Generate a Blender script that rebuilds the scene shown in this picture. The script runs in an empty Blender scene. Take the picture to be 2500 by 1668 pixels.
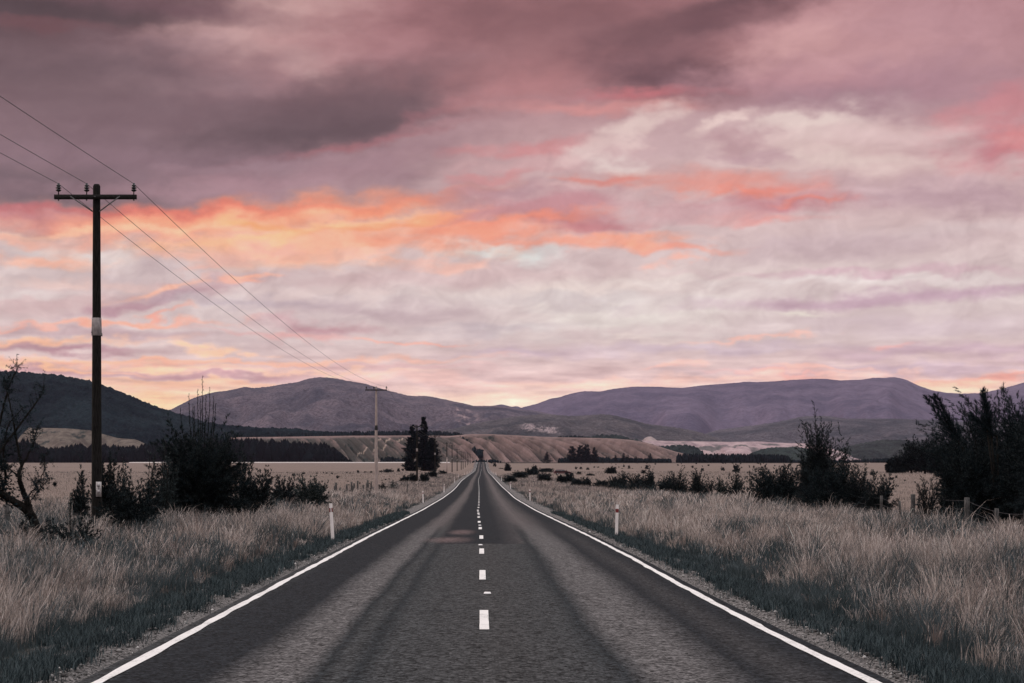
import bpy, math, random
import numpy as np
from mathutils import Vector

# ------------------------------------------------------------------ camera
F = 4400.0            # focal length in photo pixels (photo 2500 px wide)
VX, VY = 1175.0, 1122.0   # where the road direction / eye level sits in the photo
CAM_H = 1.913
scene = bpy.context.scene
cam_data = bpy.data.cameras.new("camera")
cam = bpy.data.objects.new("camera", cam_data)
scene.collection.objects.link(cam)
cam.location = (0, 0, CAM_H)
cam.rotation_euler = (math.radians(90), 0, 0)
cam_data.sensor_width = 36.0
cam_data.lens = 36.0 * F / 2500.0
cam_data.shift_x = (1250 - VX) / 2500.0
cam_data.shift_y = (VY - 834) / 2500.0
cam_data.clip_start = 0.1
cam_data.clip_end = 60000
scene.camera = cam
scene.render.resolution_x, scene.render.resolution_y = 1024, 683
scene.view_settings.view_transform = 'Standard'
scene.view_settings.look = 'None'
scene.view_settings.exposure = 0.0
scene.view_settings.gamma = 1.0
scene.cycles.max_bounces = 6
scene.cycles.diffuse_bounces = 3
scene.cycles.volume_bounces = 1
scene.cycles.transparent_max_bounces = 8
scene.cycles.use_denoising = True

def lin(c):
    out = []
    for v in c[:3]:
        v = v / 255.0
        out.append(v / 12.92 if v <= 0.04045 else ((v + 0.055) / 1.055) ** 2.4)
    return tuple(out) + (1.0,)

SKY_STRENGTH = 1.0
HAZE = 1.25e-5
SKY_LOW, SKY_TOP = (.55, .46, .48, 1), (1.36, 1.39, 1.44, 1)     # linear
SUN_EL, SUN_AZ = 26.0, -62.0     # degrees; azimuth from +Y, negative = left

# ------------------------------------------------------------------ sky
class NT:
    def __init__(s, tree): s.t = tree; s.n = tree.nodes; s.l = tree.links
    def node(s, typ, **kw):
        nd = s.n.new(typ)
        for k, v in kw.items(): setattr(nd, k, v)
        return nd
    def put(s, sock, v):
        if isinstance(v, bpy.types.NodeSocket): s.l.new(v, sock)
        else: sock.default_value = v
    def math(s, op, a, b=0.0, c=0.0, clamp=False):
        nd = s.node('ShaderNodeMath', operation=op, use_clamp=clamp)
        s.put(nd.inputs[0], a); s.put(nd.inputs[1], b); s.put(nd.inputs[2], c)
        return nd.outputs[0]
    def vmath(s, op, a, b=(0, 0, 0)):
        nd = s.node('ShaderNodeVectorMath', operation=op)
        s.put(nd.inputs[0], a); s.put(nd.inputs[1], b)
        return nd.outputs['Value'] if op in ('LENGTH', 'DOT_PRODUCT') else nd.outputs[0]
    def xyz(s, a, b, c):
        nd = s.node('ShaderNodeCombineXYZ')
        s.put(nd.inputs[0], a); s.put(nd.inputs[1], b); s.put(nd.inputs[2], c)
        return nd.outputs[0]
    def sep(s, v):
        nd = s.node('ShaderNodeSeparateXYZ'); s.put(nd.inputs[0], v); return nd.outputs
    def noise(s, vec, scale, detail=4, rough=0.5, dist=0.0, col=False, dim='3D', w=None):
        nd = s.node('ShaderNodeTexNoise', noise_dimensions=dim)
        if vec is not None: s.put(nd.inputs['Vector'], vec)
        nd.inputs['Scale'].default_value = scale; nd.inputs['Detail'].default_value = detail
        nd.inputs['Roughness'].default_value = rough; nd.inputs['Distortion'].default_value = dist
        return nd.outputs['Color' if col else 'Fac']
    def maprange(s, v, a, b, c=0.0, d=1.0, smooth=True):
        nd = s.node('ShaderNodeMapRange')
        if smooth: nd.interpolation_type = 'SMOOTHSTEP'
        s.put(nd.inputs[0], v)
        for i, x in enumerate((a, b, c, d)): s.put(nd.inputs[i + 1], x)
        return nd.outputs[0]
    def mix(s, f, a, b, mode='MIX'):
        nd = s.node('ShaderNodeMix', data_type='RGBA', blend_type=mode)
        s.put(nd.inputs[0], f); s.put(nd.inputs[6], a); s.put(nd.inputs[7], b)
        return nd.outputs[2]
    def ramp(s, v, stops, interp='LINEAR'):
        nd = s.node('ShaderNodeValToRGB'); cr = nd.color_ramp; cr.interpolation = interp
        while len(cr.elements) < len(stops): cr.elements.new(0.5)
        for e, (p, c) in zip(cr.elements, stops):
            e.position = p; e.color = c
        s.put(nd.inputs[0], v); return nd.outputs[0]
    def mapping(s, vec, loc=(0, 0, 0), rot=(0, 0, 0), scale=(1, 1, 1), typ='TEXTURE'):
        nd = s.node('ShaderNodeMapping', vector_type=typ)
        s.put(nd.inputs[0], vec)
        nd.inputs[1].default_value = loc; nd.inputs[2].default_value = rot; nd.inputs[3].default_value = scale
        return nd.outputs[0]

# --- numpy noise used for the clouds, the terrain and the plants
def _hash(ix, iy, seed):
    h = (ix.astype(np.int64) * 374761393 + iy.astype(np.int64) * 668265263 + seed * 974634777) & 0xffffffff
    h = ((h ^ (h >> 13)) * 1274126177) & 0xffffffff
    return (h ^ (h >> 16)) & 0xffffffff
def perlin(x, y, seed=0):
    x = np.asarray(x, float); y = np.asarray(y, float)
    x0 = np.floor(x); y0 = np.floor(y); fx = x - x0; fy = y - y0
    u = fx * fx * fx * (fx * (fx * 6 - 15) + 10); v = fy * fy * fy * (fy * (fy * 6 - 15) + 10)
    def g(ox, oy):
        a = _hash(x0 + ox, y0 + oy, seed) * (2 * math.pi / 4294967296.0)
        return np.cos(a) * (fx - ox) + np.sin(a) * (fy - oy)
    a = g(0, 0); b = g(1, 0); c = g(0, 1); e = g(1, 1)
    return (a + u * (b - a)) * (1 - v) + (c + u * (e - c)) * v
def fbm(x, y, octaves=4, rough=0.5, seed=0):
    t = 0; amp = 1.0; f = 1.0; tot = 0
    for o in range(octaves):
        t = t + amp * perlin(x * f + 17.3 * o, y * f - 9.1 * o, seed + o); tot += amp
        amp *= rough; f *= 2.03
    return t / tot

def to_uv(x, y):
    dx, dz = (x - VX) / F, (VY - y) / F
    return math.atan2(dx, 1) * F / 100, math.asin(dz / math.sqrt(1 + dx * dx + dz * dz)) * F / 100

# --- the cloud cover over the road's end, computed on an azimuth / elevation map of the sky
SKY_U, SKY_V = 22.0, 17.0           # half width and height of the map, in hundreds of photo pixels
SW, SH = 1664, 832
gU, gV = np.meshgrid(np.linspace(-SKY_U, SKY_U, SW), np.linspace(-1.0, SKY_V, SH))
_az = gU * 100 / F; _el = gV * 100 / F
_z = np.maximum(np.sin(_el), 0) + 0.10
PX = np.cos(_el) * np.sin(_az) / _z; PY = np.cos(_el) * np.cos(_az) / _z       # the cloud sheet overhead
wU = gU + 1.3 * fbm(PX * 2.2, PY * 2.2, 3, .5, 1) + 1.3 * fbm(gU * .9, gV * 1.8, 5, .55, 2)
wV = gV + .30 * fbm(PX * 2.2, PY * 2.2, 3, .5, 3) + .46 * fbm(gU * .9, gV * 1.8, 5, .55, 4)
n_edge = fbm(gU * .75, gV * 1.9, 7, .58, 5) * .8
n_edge2 = fbm(PX * 4.0, PY * 4.4, 6, .58, 6)
def sstep(x): x = np.clip(x, 0, 1); return x * x * (3 - 2 * x)
_stops = [(0.00, (236, 200, 180)), (0.10, (240, 198, 184)), (0.17, (222, 186, 184)), (0.26, (208, 186, 188)),
    (0.36, (210, 192, 194)), (0.52, (204, 176, 180)), (0.68, (194, 156, 162)), (0.82, (172, 128, 138)), (1.0, (158, 108, 118))]
col = np.stack([np.interp(gV / 11.0, [p for p, c in _stops], [c[i] for p, c in _stops]) for i in range(3)], -1)
def blob(x, y, rx, ry, rot, rgb, a=1.0, soft=0.5, n=0.5):
    """one cloud patch of the sky, placed by azimuth and elevation"""
    global col
    cu, cv = to_uv(x, y)
    c, s_ = math.cos(math.radians(rot)), math.sin(math.radians(rot))
    soft = min(soft * 1.35, .97)
    R = max(rx, ry) / 100 * 3 + 3
    i0, i1 = np.searchsorted(gU[0], [cu - R, cu + R]); j0, j1 = np.searchsorted(gV[:, 0], [cv - R, cv + R])
    if i1 <= i0 or j1 <= j0: return
    q = np.s_[j0:j1, i0:i1]
    du, dv = wU[q] - cu, wV[q] - cv
    r = np.hypot((du * c + dv * s_) / (rx / 100), (-du * s_ + dv * c) / (ry / 100))
    r = r + (n_edge[q] + .6 * n_edge2[q]) * n * 2
    f = sstep((1 + soft - r) / (2 * soft))[..., None] * a
    col[q] = col[q] * (1 - f) + np.array(rgb, float) * f
# upper sky: big soft masses   (photo px: x, y, rx, ry, rotation, colour, strength, softness, breakup)
blob(330, 330, 700, 230, 0, (132, 103, 113), .9, .5, .2)
blob(160, 90, 540, 175, 0, (92, 70, 78), .95, .5, .3)
blob(30, 20, 260, 60, 0, (74, 58, 66), .7, .6, .2)
blob(60, 68, 150, 12, 0, (128, 72, 80), .5, .8, .2)
blob(330, 105, 300, 28, 3, (126, 88, 98), .5, .8, .4)
blob(640, 160, 250, 80, 12, (182, 138, 146), .8, .7, .3)
blob(730, 50, 210, 80, 10, (206, 168, 166), .8, .6, .3)
blob(820, 175, 190, 26, -14, (222, 190, 186), .7, .8, .3)
blob(540, 95, 130, 22, 4, (204, 162, 164), .6, .8, .3)
blob(420, 20, 300, 22, -4, (110, 78, 90), .7, .8, .3)
blob(250, 170, 420, 50, 2, (118, 92, 104), .8, .7, .3)
blob(200, 330, 330, 90, 0, (128, 102, 115), .8, .6, .3)
blob(360, 300, 260, 30, 0, (146, 118, 130), .5, .8, .3)
# dark slanting band left of centre
blob(560, 265, 560, 50, 2, (128, 96, 108), .8, .6, .3)
blob(860, 262, 330, 70, 14, (102, 78, 88), .9, .5, .3)
blob(740, 322, 220, 36, 6, (86, 68, 78), .9, .6, .2)
blob(800, 364, 230, 9, 10, (180, 96, 106), .6, .9, .2)
blob(1010, 300, 150, 12, 20, (172, 100, 112), .4, .9, .3)
blob(430, 400, 420, 42, 0, (132, 104, 118), .85, .6, .3)
blob(130, 470, 330, 48, -2, (106, 86, 98), .9, .6, .25)
blob(500, 462, 330, 22, 2, (172, 132, 146), .7, .8, .4)
blob(800, 420, 300, 40, 14, (168, 128, 142), .6, .7, .5)
# dark mass top centre-right
blob(1250, 60, 520, 110, 6, (170, 116, 124), .9, .6, .3)
blob(1480, 95, 400, 135, -4, (140, 94, 102), .95, .45, .3)
blob(1300, 30, 320, 40, 0, (128, 86, 94), .6, .7, .4)
blob(1600, 160, 210, 62, -14, (98, 68, 80), .85, .6, .3)
blob(1820, 20, 290, 48, 10, (104, 72, 82), .95, .5, .2)
blob(1950, 4, 300, 18, 6, (116, 78, 88), .8, .6, .2)
blob(1560, 226, 150, 12, 0, (204, 108, 118), .7, .9, .4)
blob(1450, 262, 200, 16, 0, (216, 138, 138), .7, .8, .4)
blob(1270, 200, 170, 60, 10, (184, 122, 128), .7, .7, .4)
# right upper
blob(2130, 110, 280, 120, 10, (198, 146, 152), .8, .6, .3)
blob(2330, 60, 200, 110, 0, (180, 134, 146), .7, .7, .4)
blob(2150, 215, 330, 68, -2, (166, 124, 140), .9, .5, .3)
blob(2080, 265, 230, 26, -3, (150, 114, 130), .75, .7, .3)
blob(1960, 190, 200, 30, 0, (184, 132, 144), .6, .8, .4)
blob(1940, 330, 340, 46, 3, (216, 190, 190), .9, .6, .4)
blob(2060, 395, 250, 26, -4, (222, 200, 196), .7, .8, .4)
blob(1660, 330, 180, 50, 10, (190, 156, 164), .8, .6, .9)
blob(1560, 305, 60, 26, 30, (224, 200, 196), .7, .8, .8)
blob(1800, 350, 90, 26, -8, (182, 142, 152), .8, .6, .9)
blob(2450, 250, 110, 32, 14, (204, 120, 130), .6, .6, .7)
blob(2430, 350, 110, 42, 16, (196, 116, 130), .8, .6, .7)
blob(2500, 330, 70, 26, 10, (228, 130, 132), .5, .7, .7)
blob(2310, 480, 270, 32, -4, (176, 142, 156), .75, .6, .5)
# left orange band
blob(330, 548, 420, 36, 0, (232, 156, 142), .8, .6, .4)
blob(60, 512, 230, 10, -1, (182, 92, 104), .8, .8, .2)
blob(60, 530, 200, 16, -1, (196, 122, 130), .8, .8, .3)
blob(660, 520, 400, 30, 5, (244, 144, 112), .85, .55, .4)
blob(1010, 488, 190, 12, 9, (250, 140, 104), .85, .8, .4)
blob(470, 512, 260, 11, 2, (222, 104, 92), .8, .8, .3)
blob(520, 540, 240, 22, 4, (250, 160, 122), .75, .7, .3)
blob(700, 590, 330, 50, 2, (252, 184, 152), .95, .6, .6)
blob(880, 575, 220, 40, 6, (250, 176, 146), .8, .7, .6)
blob(1180, 560, 210, 34, 6, (238, 138, 112), .85, .6, .6)
blob(1140, 520, 130, 16, 6, (204, 132, 138), .85, .6, .5)
blob(640, 600, 70, 16, -8, (222, 162, 152), .7, .8, .6)
blob(160, 622, 150, 28, -6, (218, 204, 204), .95, .6, .5)
blob(70, 640, 110, 11, -4, (246, 172, 146), .8, .8, .6)
blob(220, 600, 90, 12, 10, (240, 160, 138), .7, .8, .6)
blob(50, 590, 120, 10, 0, (244, 170, 150), .7, .8, .5)
blob(1190, 470, 190, 22, 4, (178, 132, 146), .8, .6, .5)
blob(1400, 505, 170, 36, 2, (190, 128, 140), .85, .6, .5)
blob(1300, 360, 130, 12, 4, (208, 128, 134), .7, .8, .7)
blob(1230, 430, 110, 10, 6, (206, 124, 128), .7, .8, .7)
blob(1340, 532, 150, 10, 4, (248, 138, 108), .75, .7, .6)
blob(1470, 548, 100, 22, 0, (190, 112, 122), .8, .7, .5)
blob(1400, 592, 230, 12, 2, (248, 150, 124), .75, .7, .6)
blob(1640, 606, 130, 8, 0, (246, 148, 128), .8, .8, .7)
blob(1760, 448, 190, 26, -4, (234, 138, 124), .65, .6, .7)
blob(1900, 480, 130, 18, -2, (216, 126, 126), .6, .7, .7)
blob(1830, 506, 180, 22, 2, (196, 120, 132), .85, .6, .6)
blob(1980, 492, 60, 6, 4, (238, 130, 114), .6, .8, .6)
blob(1880, 536, 110, 10, 0, (222, 140, 138), .7, .8, .7)
blob(1230, 622, 110, 14, -8, (214, 220, 220), .9, .7, .5)
# middle greys
blob(1000, 680, 420, 30, 2, (204, 172, 176), .7, .6, .6)
blob(900, 760, 280, 22, -3, (184, 158, 168), .7, .7, .5)
blob(480, 700, 190, 16, 10, (188, 152, 162), .7, .8, .6)
blob(620, 672, 46, 7, 6, (252, 176, 150), .9, .6, .7)
blob(590, 688, 36, 6, 0, (248, 168, 144), .8, .7, .7)
blob(500, 650, 60, 9, 16, (244, 170, 150), .8, .7, .8)
blob(200, 730, 230, 40, 6, (200, 164, 168), .7, .6, .6)
blob(340, 745, 130, 12, 12, (178, 134, 150), .8, .7, .5)
blob(100, 720, 150, 10, 4, (212, 198, 200), .7, .8, .6)
blob(280, 790, 200, 6, 2, (252, 166, 142), .95, .9, .4)
blob(60, 796, 140, 4, 0, (248, 176, 156), .8, .9, .4)
blob(390, 776, 60, 6, 16, (250, 160, 140), .8, .9, .5)
blob(240, 815, 240, 12, -2, (184, 150, 160), .7, .8, .5)
blob(90, 838, 220, 8, 2, (252, 186, 150), .9, .9, .6)
blob(120, 856, 170, 8, 0, (174, 122, 138), .8, .9, .4)
blob(760, 800, 110, 13, -4, (186, 134, 146), .85, .7, .4)
blob(700, 818, 140, 8, -4, (226, 156, 154), .7, .8, .5)
blob(500, 852, 62, 10, -4, (253, 198, 164), .95, .5, .6)
blob(610, 856, 36, 6, 2, (253, 198, 168), .95, .6, .6)
blob(1010, 838, 80, 4, 2, (248, 168, 150), .8, .9, .5)
blob(1220, 805, 150, 12, 2, (176, 160, 172), .6, .8, .5)
blob(1520, 775, 240, 40, 0, (222, 212, 208), .8, .6, .6)
blob(1500, 700, 300, 22, 4, (226, 208, 204), .7, .7, .6)
blob(1420, 738, 180, 14, 0, (200, 186, 190), .7, .7, .6)
blob(1960, 762, 60, 9, 0, (232, 226, 212), .8, .8, .5)
blob(2080, 600, 230, 24, 2, (190, 164, 174), .7, .7, .6)
blob(2100, 685, 430, 10, 0, (220, 206, 208), .7, .8, .5)
blob(2100, 665, 300, 8, 0, (200, 158, 176), .6, .9, .5)
blob(2200, 725, 380, 16, 2, (186, 150, 172), .85, .7, .5)
blob(2300, 790, 300, 22, 0, (206, 184, 194), .7, .7, .5)
blob(1300, 868, 160, 10, 0, (196, 170, 188), .7, .8, .5)
blob(1720, 850, 320, 10, 0, (200, 178, 194), .7, .8, .5)
blob(1660, 888, 60, 6, 4, (252, 190, 176), .9, .7, .7)
blob(2180, 848, 40, 5, 2, (252, 178, 164), .8, .7, .7)
blob(2350, 862, 300, 16, 0, (194, 160, 180), .7, .7, .5)
blob(2200, 902, 330, 9, 0, (196, 168, 186), .7, .8, .5)
# bands close above the hills
blob(180, 905, 330, 10, 0, (196, 140, 148), .8, .8, .4)
blob(250, 882, 330, 5, 1, (252, 180, 148), .9, .9, .4)
blob(620, 886, 380, 6, 1, (253, 180, 152), .9, .9, .5)
blob(420, 900, 200, 5, 0, (253, 202, 160), .9, .9, .4)
blob(480, 922, 260, 8, 0, (190, 138, 148), .8, .8, .4)
blob(430, 938, 300, 5, 0, (252, 190, 150), .8, .9, .4)
blob(880, 900, 260, 7, 0, (222, 172, 172), .7, .8, .5)
blob(390, 985, 230, 34, 0, (255, 202, 154), .95, .8, .2)
blob(120, 900, 160, 5, -4, (255, 190, 146), .9, .9, .3)
blob(1000, 925, 340, 10, -2, (240, 190, 180), .7, .8, .5)
blob(1180, 985, 260, 26, 0, (254, 218, 192), .85, .8, .2)
blob(1450, 942, 200, 10, 0, (250, 206, 184), .8, .8, .4)
blob(1950, 915, 130, 6, -4, (252, 180, 168), .9, .8, .5)
blob(1750, 928, 330, 8, 0, (250, 200, 184), .8, .8, .3)
blob(2400, 925, 200, 7, 3, (250, 164, 146), .9, .8, .4)
blob(2330, 948, 140, 16, 0, (254, 204, 172), .95, .7, .3)

# wisps and fragments
blob(330, 560, 240, 9, 6, (255, 196, 160), .7, .9, .9)
blob(760, 560, 260, 12, 7, (255, 190, 140), .8, .8, .9)
blob(640, 545, 90, 10, -3, (255, 160, 100), .7, .8, .8)
blob(960, 545, 140, 9, 8, (255, 150, 108), .7, .8, .9)
blob(900, 622, 110, 12, 3, (244, 178, 158), .8, .7, 1.0)
blob(1120, 640, 90, 12, 8, (240, 178, 162), .7, .7, 1.0)
blob(480, 630, 120, 12, 4, (238, 176, 160), .7, .7, 1.0)
blob(400, 705, 90, 7, 14, (250, 178, 150), .8, .8, .9)
blob(330, 670, 160, 16, 8, (198, 178, 184), .7, .7, .9)
blob(150, 690, 140, 10, 0, (226, 190, 184), .7, .7, .9)
blob(560, 740, 170, 12, -2, (180, 162, 176), .6, .8, .6)
blob(800, 720, 200, 12, 3, (214, 190, 190), .6, .7, .9)
blob(1560, 590, 70, 16, 0, (250, 160, 132), .8, .7, 1.0)
blob(1620, 640, 60, 9, 4, (250, 166, 146), .7, .7, 1.0)
blob(1830, 466, 110, 8, -2, (244, 132, 112), .6, .8, .9)
blob(1700, 520, 130, 20, 2, (206, 172, 178), .7, .7, .9)
blob(1500, 440, 90, 9, -3, (226, 128, 118), .7, .8, .9)
blob(1400, 455, 90, 8, 2, (216, 176, 178), .6, .8, .9)
blob(1330, 400, 150, 24, 6, (206, 158, 164), .6, .7, .9)
blob(1480, 360, 80, 18, 20, (218, 190, 190), .7, .7, 1.0)
blob(1560, 400, 70, 14, -10, (222, 204, 202), .7, .7, 1.0)
blob(1740, 300, 60, 12, 20, (230, 204, 200), .7, .7, 1.0)
blob(1850, 385, 100, 12, -6, (184, 146, 158), .7, .7, 1.0)
blob(1960, 300, 130, 12, 4, (228, 208, 204), .7, .7, .9)
blob(2200, 330, 180, 18, -3, (216, 184, 188), .6, .7, .9)
blob(2150, 460, 190, 12, 3, (206, 174, 182), .6, .8, .8)
blob(2350, 560, 180, 16, 2, (214, 194, 198), .6, .8, .8)
blob(1250, 120, 140, 40, 10, (186, 130, 136), .5, .8, .6)
blob(1650, 110, 200, 26, 14, (150, 104, 114), .5, .8, .8)
blob(1940, 110, 120, 30, 20, (206, 156, 160), .6, .8, .8)
blob(2080, 150, 150, 26, 8, (204, 152, 158), .5, .8, .8)
blob(360, 118, 230, 18, 8, (150, 116, 126), .5, .9, .8)
blob(420, 215, 240, 20, 2, (156, 124, 134), .5, .9, .8)
blob(180, 265, 200, 16, 0, (152, 122, 134), .5, .9, .8)
blob(610, 410, 180, 12, 4, (160, 128, 142), .5, .9, .8)
blob(1560, 828, 120, 5, 0, (222, 204, 200), .6, .9, .5)
blob(1860, 826, 90, 4, 2, (250, 186, 170), .7, .9, .8)
blob(2030, 905, 110, 5, -4, (252, 190, 172), .8, .9, .7)
blob(700, 912, 240, 5, 0, (250, 196, 168), .8, .9, .6)
blob(560, 948, 260, 9, 0, (250, 188, 156), .7, .9, .4)

# the heavy band under the upper left clouds
blob(420, 290, 420, 60, 0, (112, 88, 99), .55, .8, .4)
blob(900, 240, 260, 60, 16, (108, 82, 92), .45, .8, .4)
blob(120, 180, 300, 90, 0, (106, 84, 93), .5, .8, .4)
blob(1330, 90, 300, 70, 0, (132, 90, 98), .5, .8, .5)
# fine cloud texture: streaks of the cloud sheet, seen flatter towards the horizon
_hi = sstep((gV - 1.5) / 3.0)
_nn = (1 - _hi) * (.5 * fbm(PX * 3.6, PY * 4.6, 7, .6, 8) + .3 * fbm(gU * .7, gV * 3.0, 7, .58, 9)) + _hi * (.50 * fbm(gU * .9 - gV * .5 + 1.5 * fbm(gU * .5, gV * .7, 3, .5, 14), gV * 1.7 + .9 * fbm(gU * .8, gV * 1.2, 4, .55, 15), 7, .6, 10))
_amt = (_nn * (0.35 + 0.65 * sstep((8.5 - gV) / 7)))[..., None]
col = np.clip(((col - 178) * 1.08 + np.array([189, 186, 183])) * (1 + _amt * np.array([.6, .75, .7])), 0, 255) / 255.0
# grade: a little softer and creamier
_lum = col.mean(-1, keepdims=True); col = np.clip(_lum + (col - _lum) * .86 + np.array([.004, .004, -.006]), 0, 1)
col = np.clip(col * (1 + np.array([.16, .16, .20]) * np.exp(-np.maximum(gV, 0) / 1.3)[..., None]), 0, 1.15)
_rgba = np.ones((SH, SW, 4), np.float32)
_rgba[..., :3] = np.where(col <= 0.04045, col / 12.92, ((col + 0.055) / 1.055) ** 2.4)
cloud_map = bpy.data.images.new("cloud_cover", SW, SH, alpha=False, float_buffer=True)
cloud_map.colorspace_settings.name = 'Non-Color'
cloud_map.pixels.foreach_set(_rgba.ravel()); cloud_map.update(); cloud_map.pack()

world = bpy.data.worlds.new("World"); scene.world = world
world.use_nodes = True
W = NT(world.node_tree); W.n.clear()
tc = W.node('ShaderNodeTexCoord')
d = W.sep(W.vmath('NORMALIZE', tc.outputs['Generated']))
U = W.math('MULTIPLY', W.math('ARCTAN2', d[0], d[1]), F / 100)
V = W.math('MULTIPLY', W.math('ARCSINE', d[2]), F / 100)
it = W.node('ShaderNodeTexImage', image=cloud_map, extension='EXTEND', interpolation='Cubic')
W.put(it.inputs[0], W.xyz(W.math('MULTIPLY_ADD', U, 0.5 / SKY_U, 0.5), W.math('MULTIPLY_ADD', V, 1 / (SKY_V + 1), 1 / (SKY_V + 1)), 0.0))
col = it.outputs[0]
# away from the sunset and overhead the overcast is plainer and cooler
away = W.maprange(W.math('ABSOLUTE', U), 16.0, 21.5, 0.0, 1.0)
up = W.maprange(V, 12.5, 16.5, 0.0, 1.0)
col = W.mix(W.math('MAXIMUM', away, up), col, W.mix(W.maprange(V, 8.0, 40.0), SKY_LOW, SKY_TOP))
# the clear evening sky behind the cloud sheet
sky = W.node('ShaderNodeTexSky', sky_type='NISHITA', sun_disc=False)
sky.sun_elevation = math.radians(SUN_EL); sky.sun_rotation = math.radians(SUN_AZ)
nish = W.mix(1.0, sky.outputs[0], (0.06, 0.06, 0.06, 1), 'MULTIPLY')
col = W.mix(0.04, col, nish)
bg = W.node('ShaderNodeBackground'); W.put(bg.inputs[0], col); bg.inputs[1].default_value = SKY_STRENGTH
wo = W.node('ShaderNodeOutputWorld'); W.l.new(bg.outputs[0], wo.inputs[0])
world.cycles.sampling_method = 'MANUAL'; world.cycles.sample_map_resolution = 512

sun_data = bpy.data.lights.new("sun", 'SUN'); sun_data.energy = 1.0; sun_data.angle = math.radians(12)
sun_data.color = (1.0, 0.80, 0.72)
sun = bpy.data.objects.new("sun", sun_data); scene.collection.objects.link(sun)
_e, _a = math.radians(SUN_EL), math.radians(SUN_AZ)
sd = Vector((math.cos(_e) * math.sin(_a), math.cos(_e) * math.cos(_a), math.sin(_e)))
sun.rotation_euler = sd.to_track_quat('Z', 'Y').to_euler()

# ------------------------------------------------------------------ helpers
COL = scene.collection
rng = np.random.default_rng(7)
def X_at(x, D): return (x - VX) * D / F
def Z_at(y, D): return CAM_H - (y - VY) * D / F

class MB:
    """collects raw geometry; build() links it as one mesh object"""
    def __init__(s): s.v = []; s.f = []; s.c = []; s.n = 0
    def add(s, v, faces, c=None):
        v = np.asarray(v, float).reshape(-1, 3)
        for f in faces: s.f.append(np.asarray(f, np.int64) + s.n)
        s.v.append(v); s.n += len(v)
        if c is not None:
            c = np.asarray(c, float)
            s.c.append(np.tile(c, (len(v), 1)) if c.ndim == 1 else c)
    def box(s, x0, x1, y0, y1, z0, z1, c=None):
        v = [(x, y, z) for z in (z0, z1) for y in (y0, y1) for x in (x0, x1)]
        s.add(v, [[[0, 2, 3, 1], [4, 5, 7, 6], [0, 1, 5, 4], [2, 6, 7, 3], [0, 4, 6, 2], [1, 3, 7, 5]]], c); return s
    def tube(s, pts, rad, sides=8, cap=True, c=None):
        pts = np.asarray(pts, float); n = len(pts)
        rad = np.full(n, rad) if np.isscalar(rad) else np.asarray(rad, float)
        t = np.gradient(pts, axis=0); t /= np.linalg.norm(t, axis=1)[:, None] + 1e-12
        ref = np.array([0, 0, 1.0]) if abs(t[0][2]) < .9 else np.array([1.0, 0, 0])
        a = np.cross(t, ref); a /= np.linalg.norm(a, axis=1)[:, None] + 1e-12
        b = np.cross(t, a)
        ang = np.arange(sides) * 2 * math.pi / sides
        v = pts[:, None, :] + rad[:, None, None] * (np.cos(ang)[None, :, None] * a[:, None, :] + np.sin(ang)[None, :, None] * b[:, None, :])
        i = np.arange(n - 1)[:, None] * sides; j = np.arange(sides)[None, :]; k = (j + 1) % sides
        q = np.stack([i + j, i + k, i + sides + k, i + sides + j], -1).reshape(-1, 4)
        fs = [q]
        if cap: fs += [np.arange(sides)[None, ::-1], (np.arange(sides) + (n - 1) * sides)[None]]
        s.add(v.reshape(-1, 3), fs, c); return s
    def build(s, name, mat, parent=None, smooth=False):
        me = bpy.data.meshes.new(name)
        v = np.concatenate(s.v).astype(np.float32)
        tot = np.concatenate([np.full(len(f), f.shape[1]) for f in s.f])
        idx = np.concatenate([f.ravel() for f in s.f])
        me.vertices.add(len(v)); me.vertices.foreach_set('co', v.ravel())
        me.loops.add(len(idx)); me.loops.foreach_set('vertex_index', idx.astype(np.int32))
        me.polygons.add(len(tot))
        me.polygons.foreach_set('loop_start', (np.cumsum(tot) - tot).astype(np.int32))
        me.polygons.foreach_set('loop_total', tot.astype(np.int32))
        if smooth: me.polygons.foreach_set('use_smooth', np.ones(len(tot), bool))
        me.update(calc_edges=True)
        if s.c:
            cc = np.concatenate(s.c)
            at = me.color_attributes.new('tint', 'FLOAT_COLOR', 'POINT')
            at.data.foreach_set('color', np.concatenate([cc[:, :3], np.ones((len(cc), 1))], 1).astype(np.float32).ravel())
        me.materials.append(mat)
        o = bpy.data.objects.new(name, me); COL.objects.link(o)
        if parent is not None: o.parent = parent
        return o

def grid_faces(nu, nv):
    i, j = np.meshgrid(np.arange(nu - 1), np.arange(nv - 1), indexing='ij')
    a = (i * nv + j).ravel()
    return np.stack([a, a + nv, a + nv + 1, a + 1], -1)

def tag(o, label, cat, group=None, kind=None):
    if kind: o['kind'] = kind
    if label: o['label'] = label
    if cat: o['category'] = cat
    if group: o['group'] = group
    return o
def struct(o): o['kind'] = 'structure'; return o
def empty(name, loc, rz=0.0):
    o = bpy.data.objects.new(name, None); COL.objects.link(o)
    o.location = loc; o.rotation_euler = (0, 0, rz); o.empty_display_size = .3
    return o
def copy_tree(o, parent=None):
    c = o.copy(); COL.objects.link(c)
    if parent is not None: c.parent = parent
    for ch in list(o.children): copy_tree(ch, c)
    return c
ORD = ['first', 'second', 'third', 'fourth', 'fifth', 'sixth', 'seventh', 'eighth', 'ninth', 'tenth', 'eleventh', 'twelfth',
       'thirteenth', 'fourteenth', 'fifteenth', 'sixteenth', 'seventeenth', 'eighteenth', 'nineteenth', 'twentieth']

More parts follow.
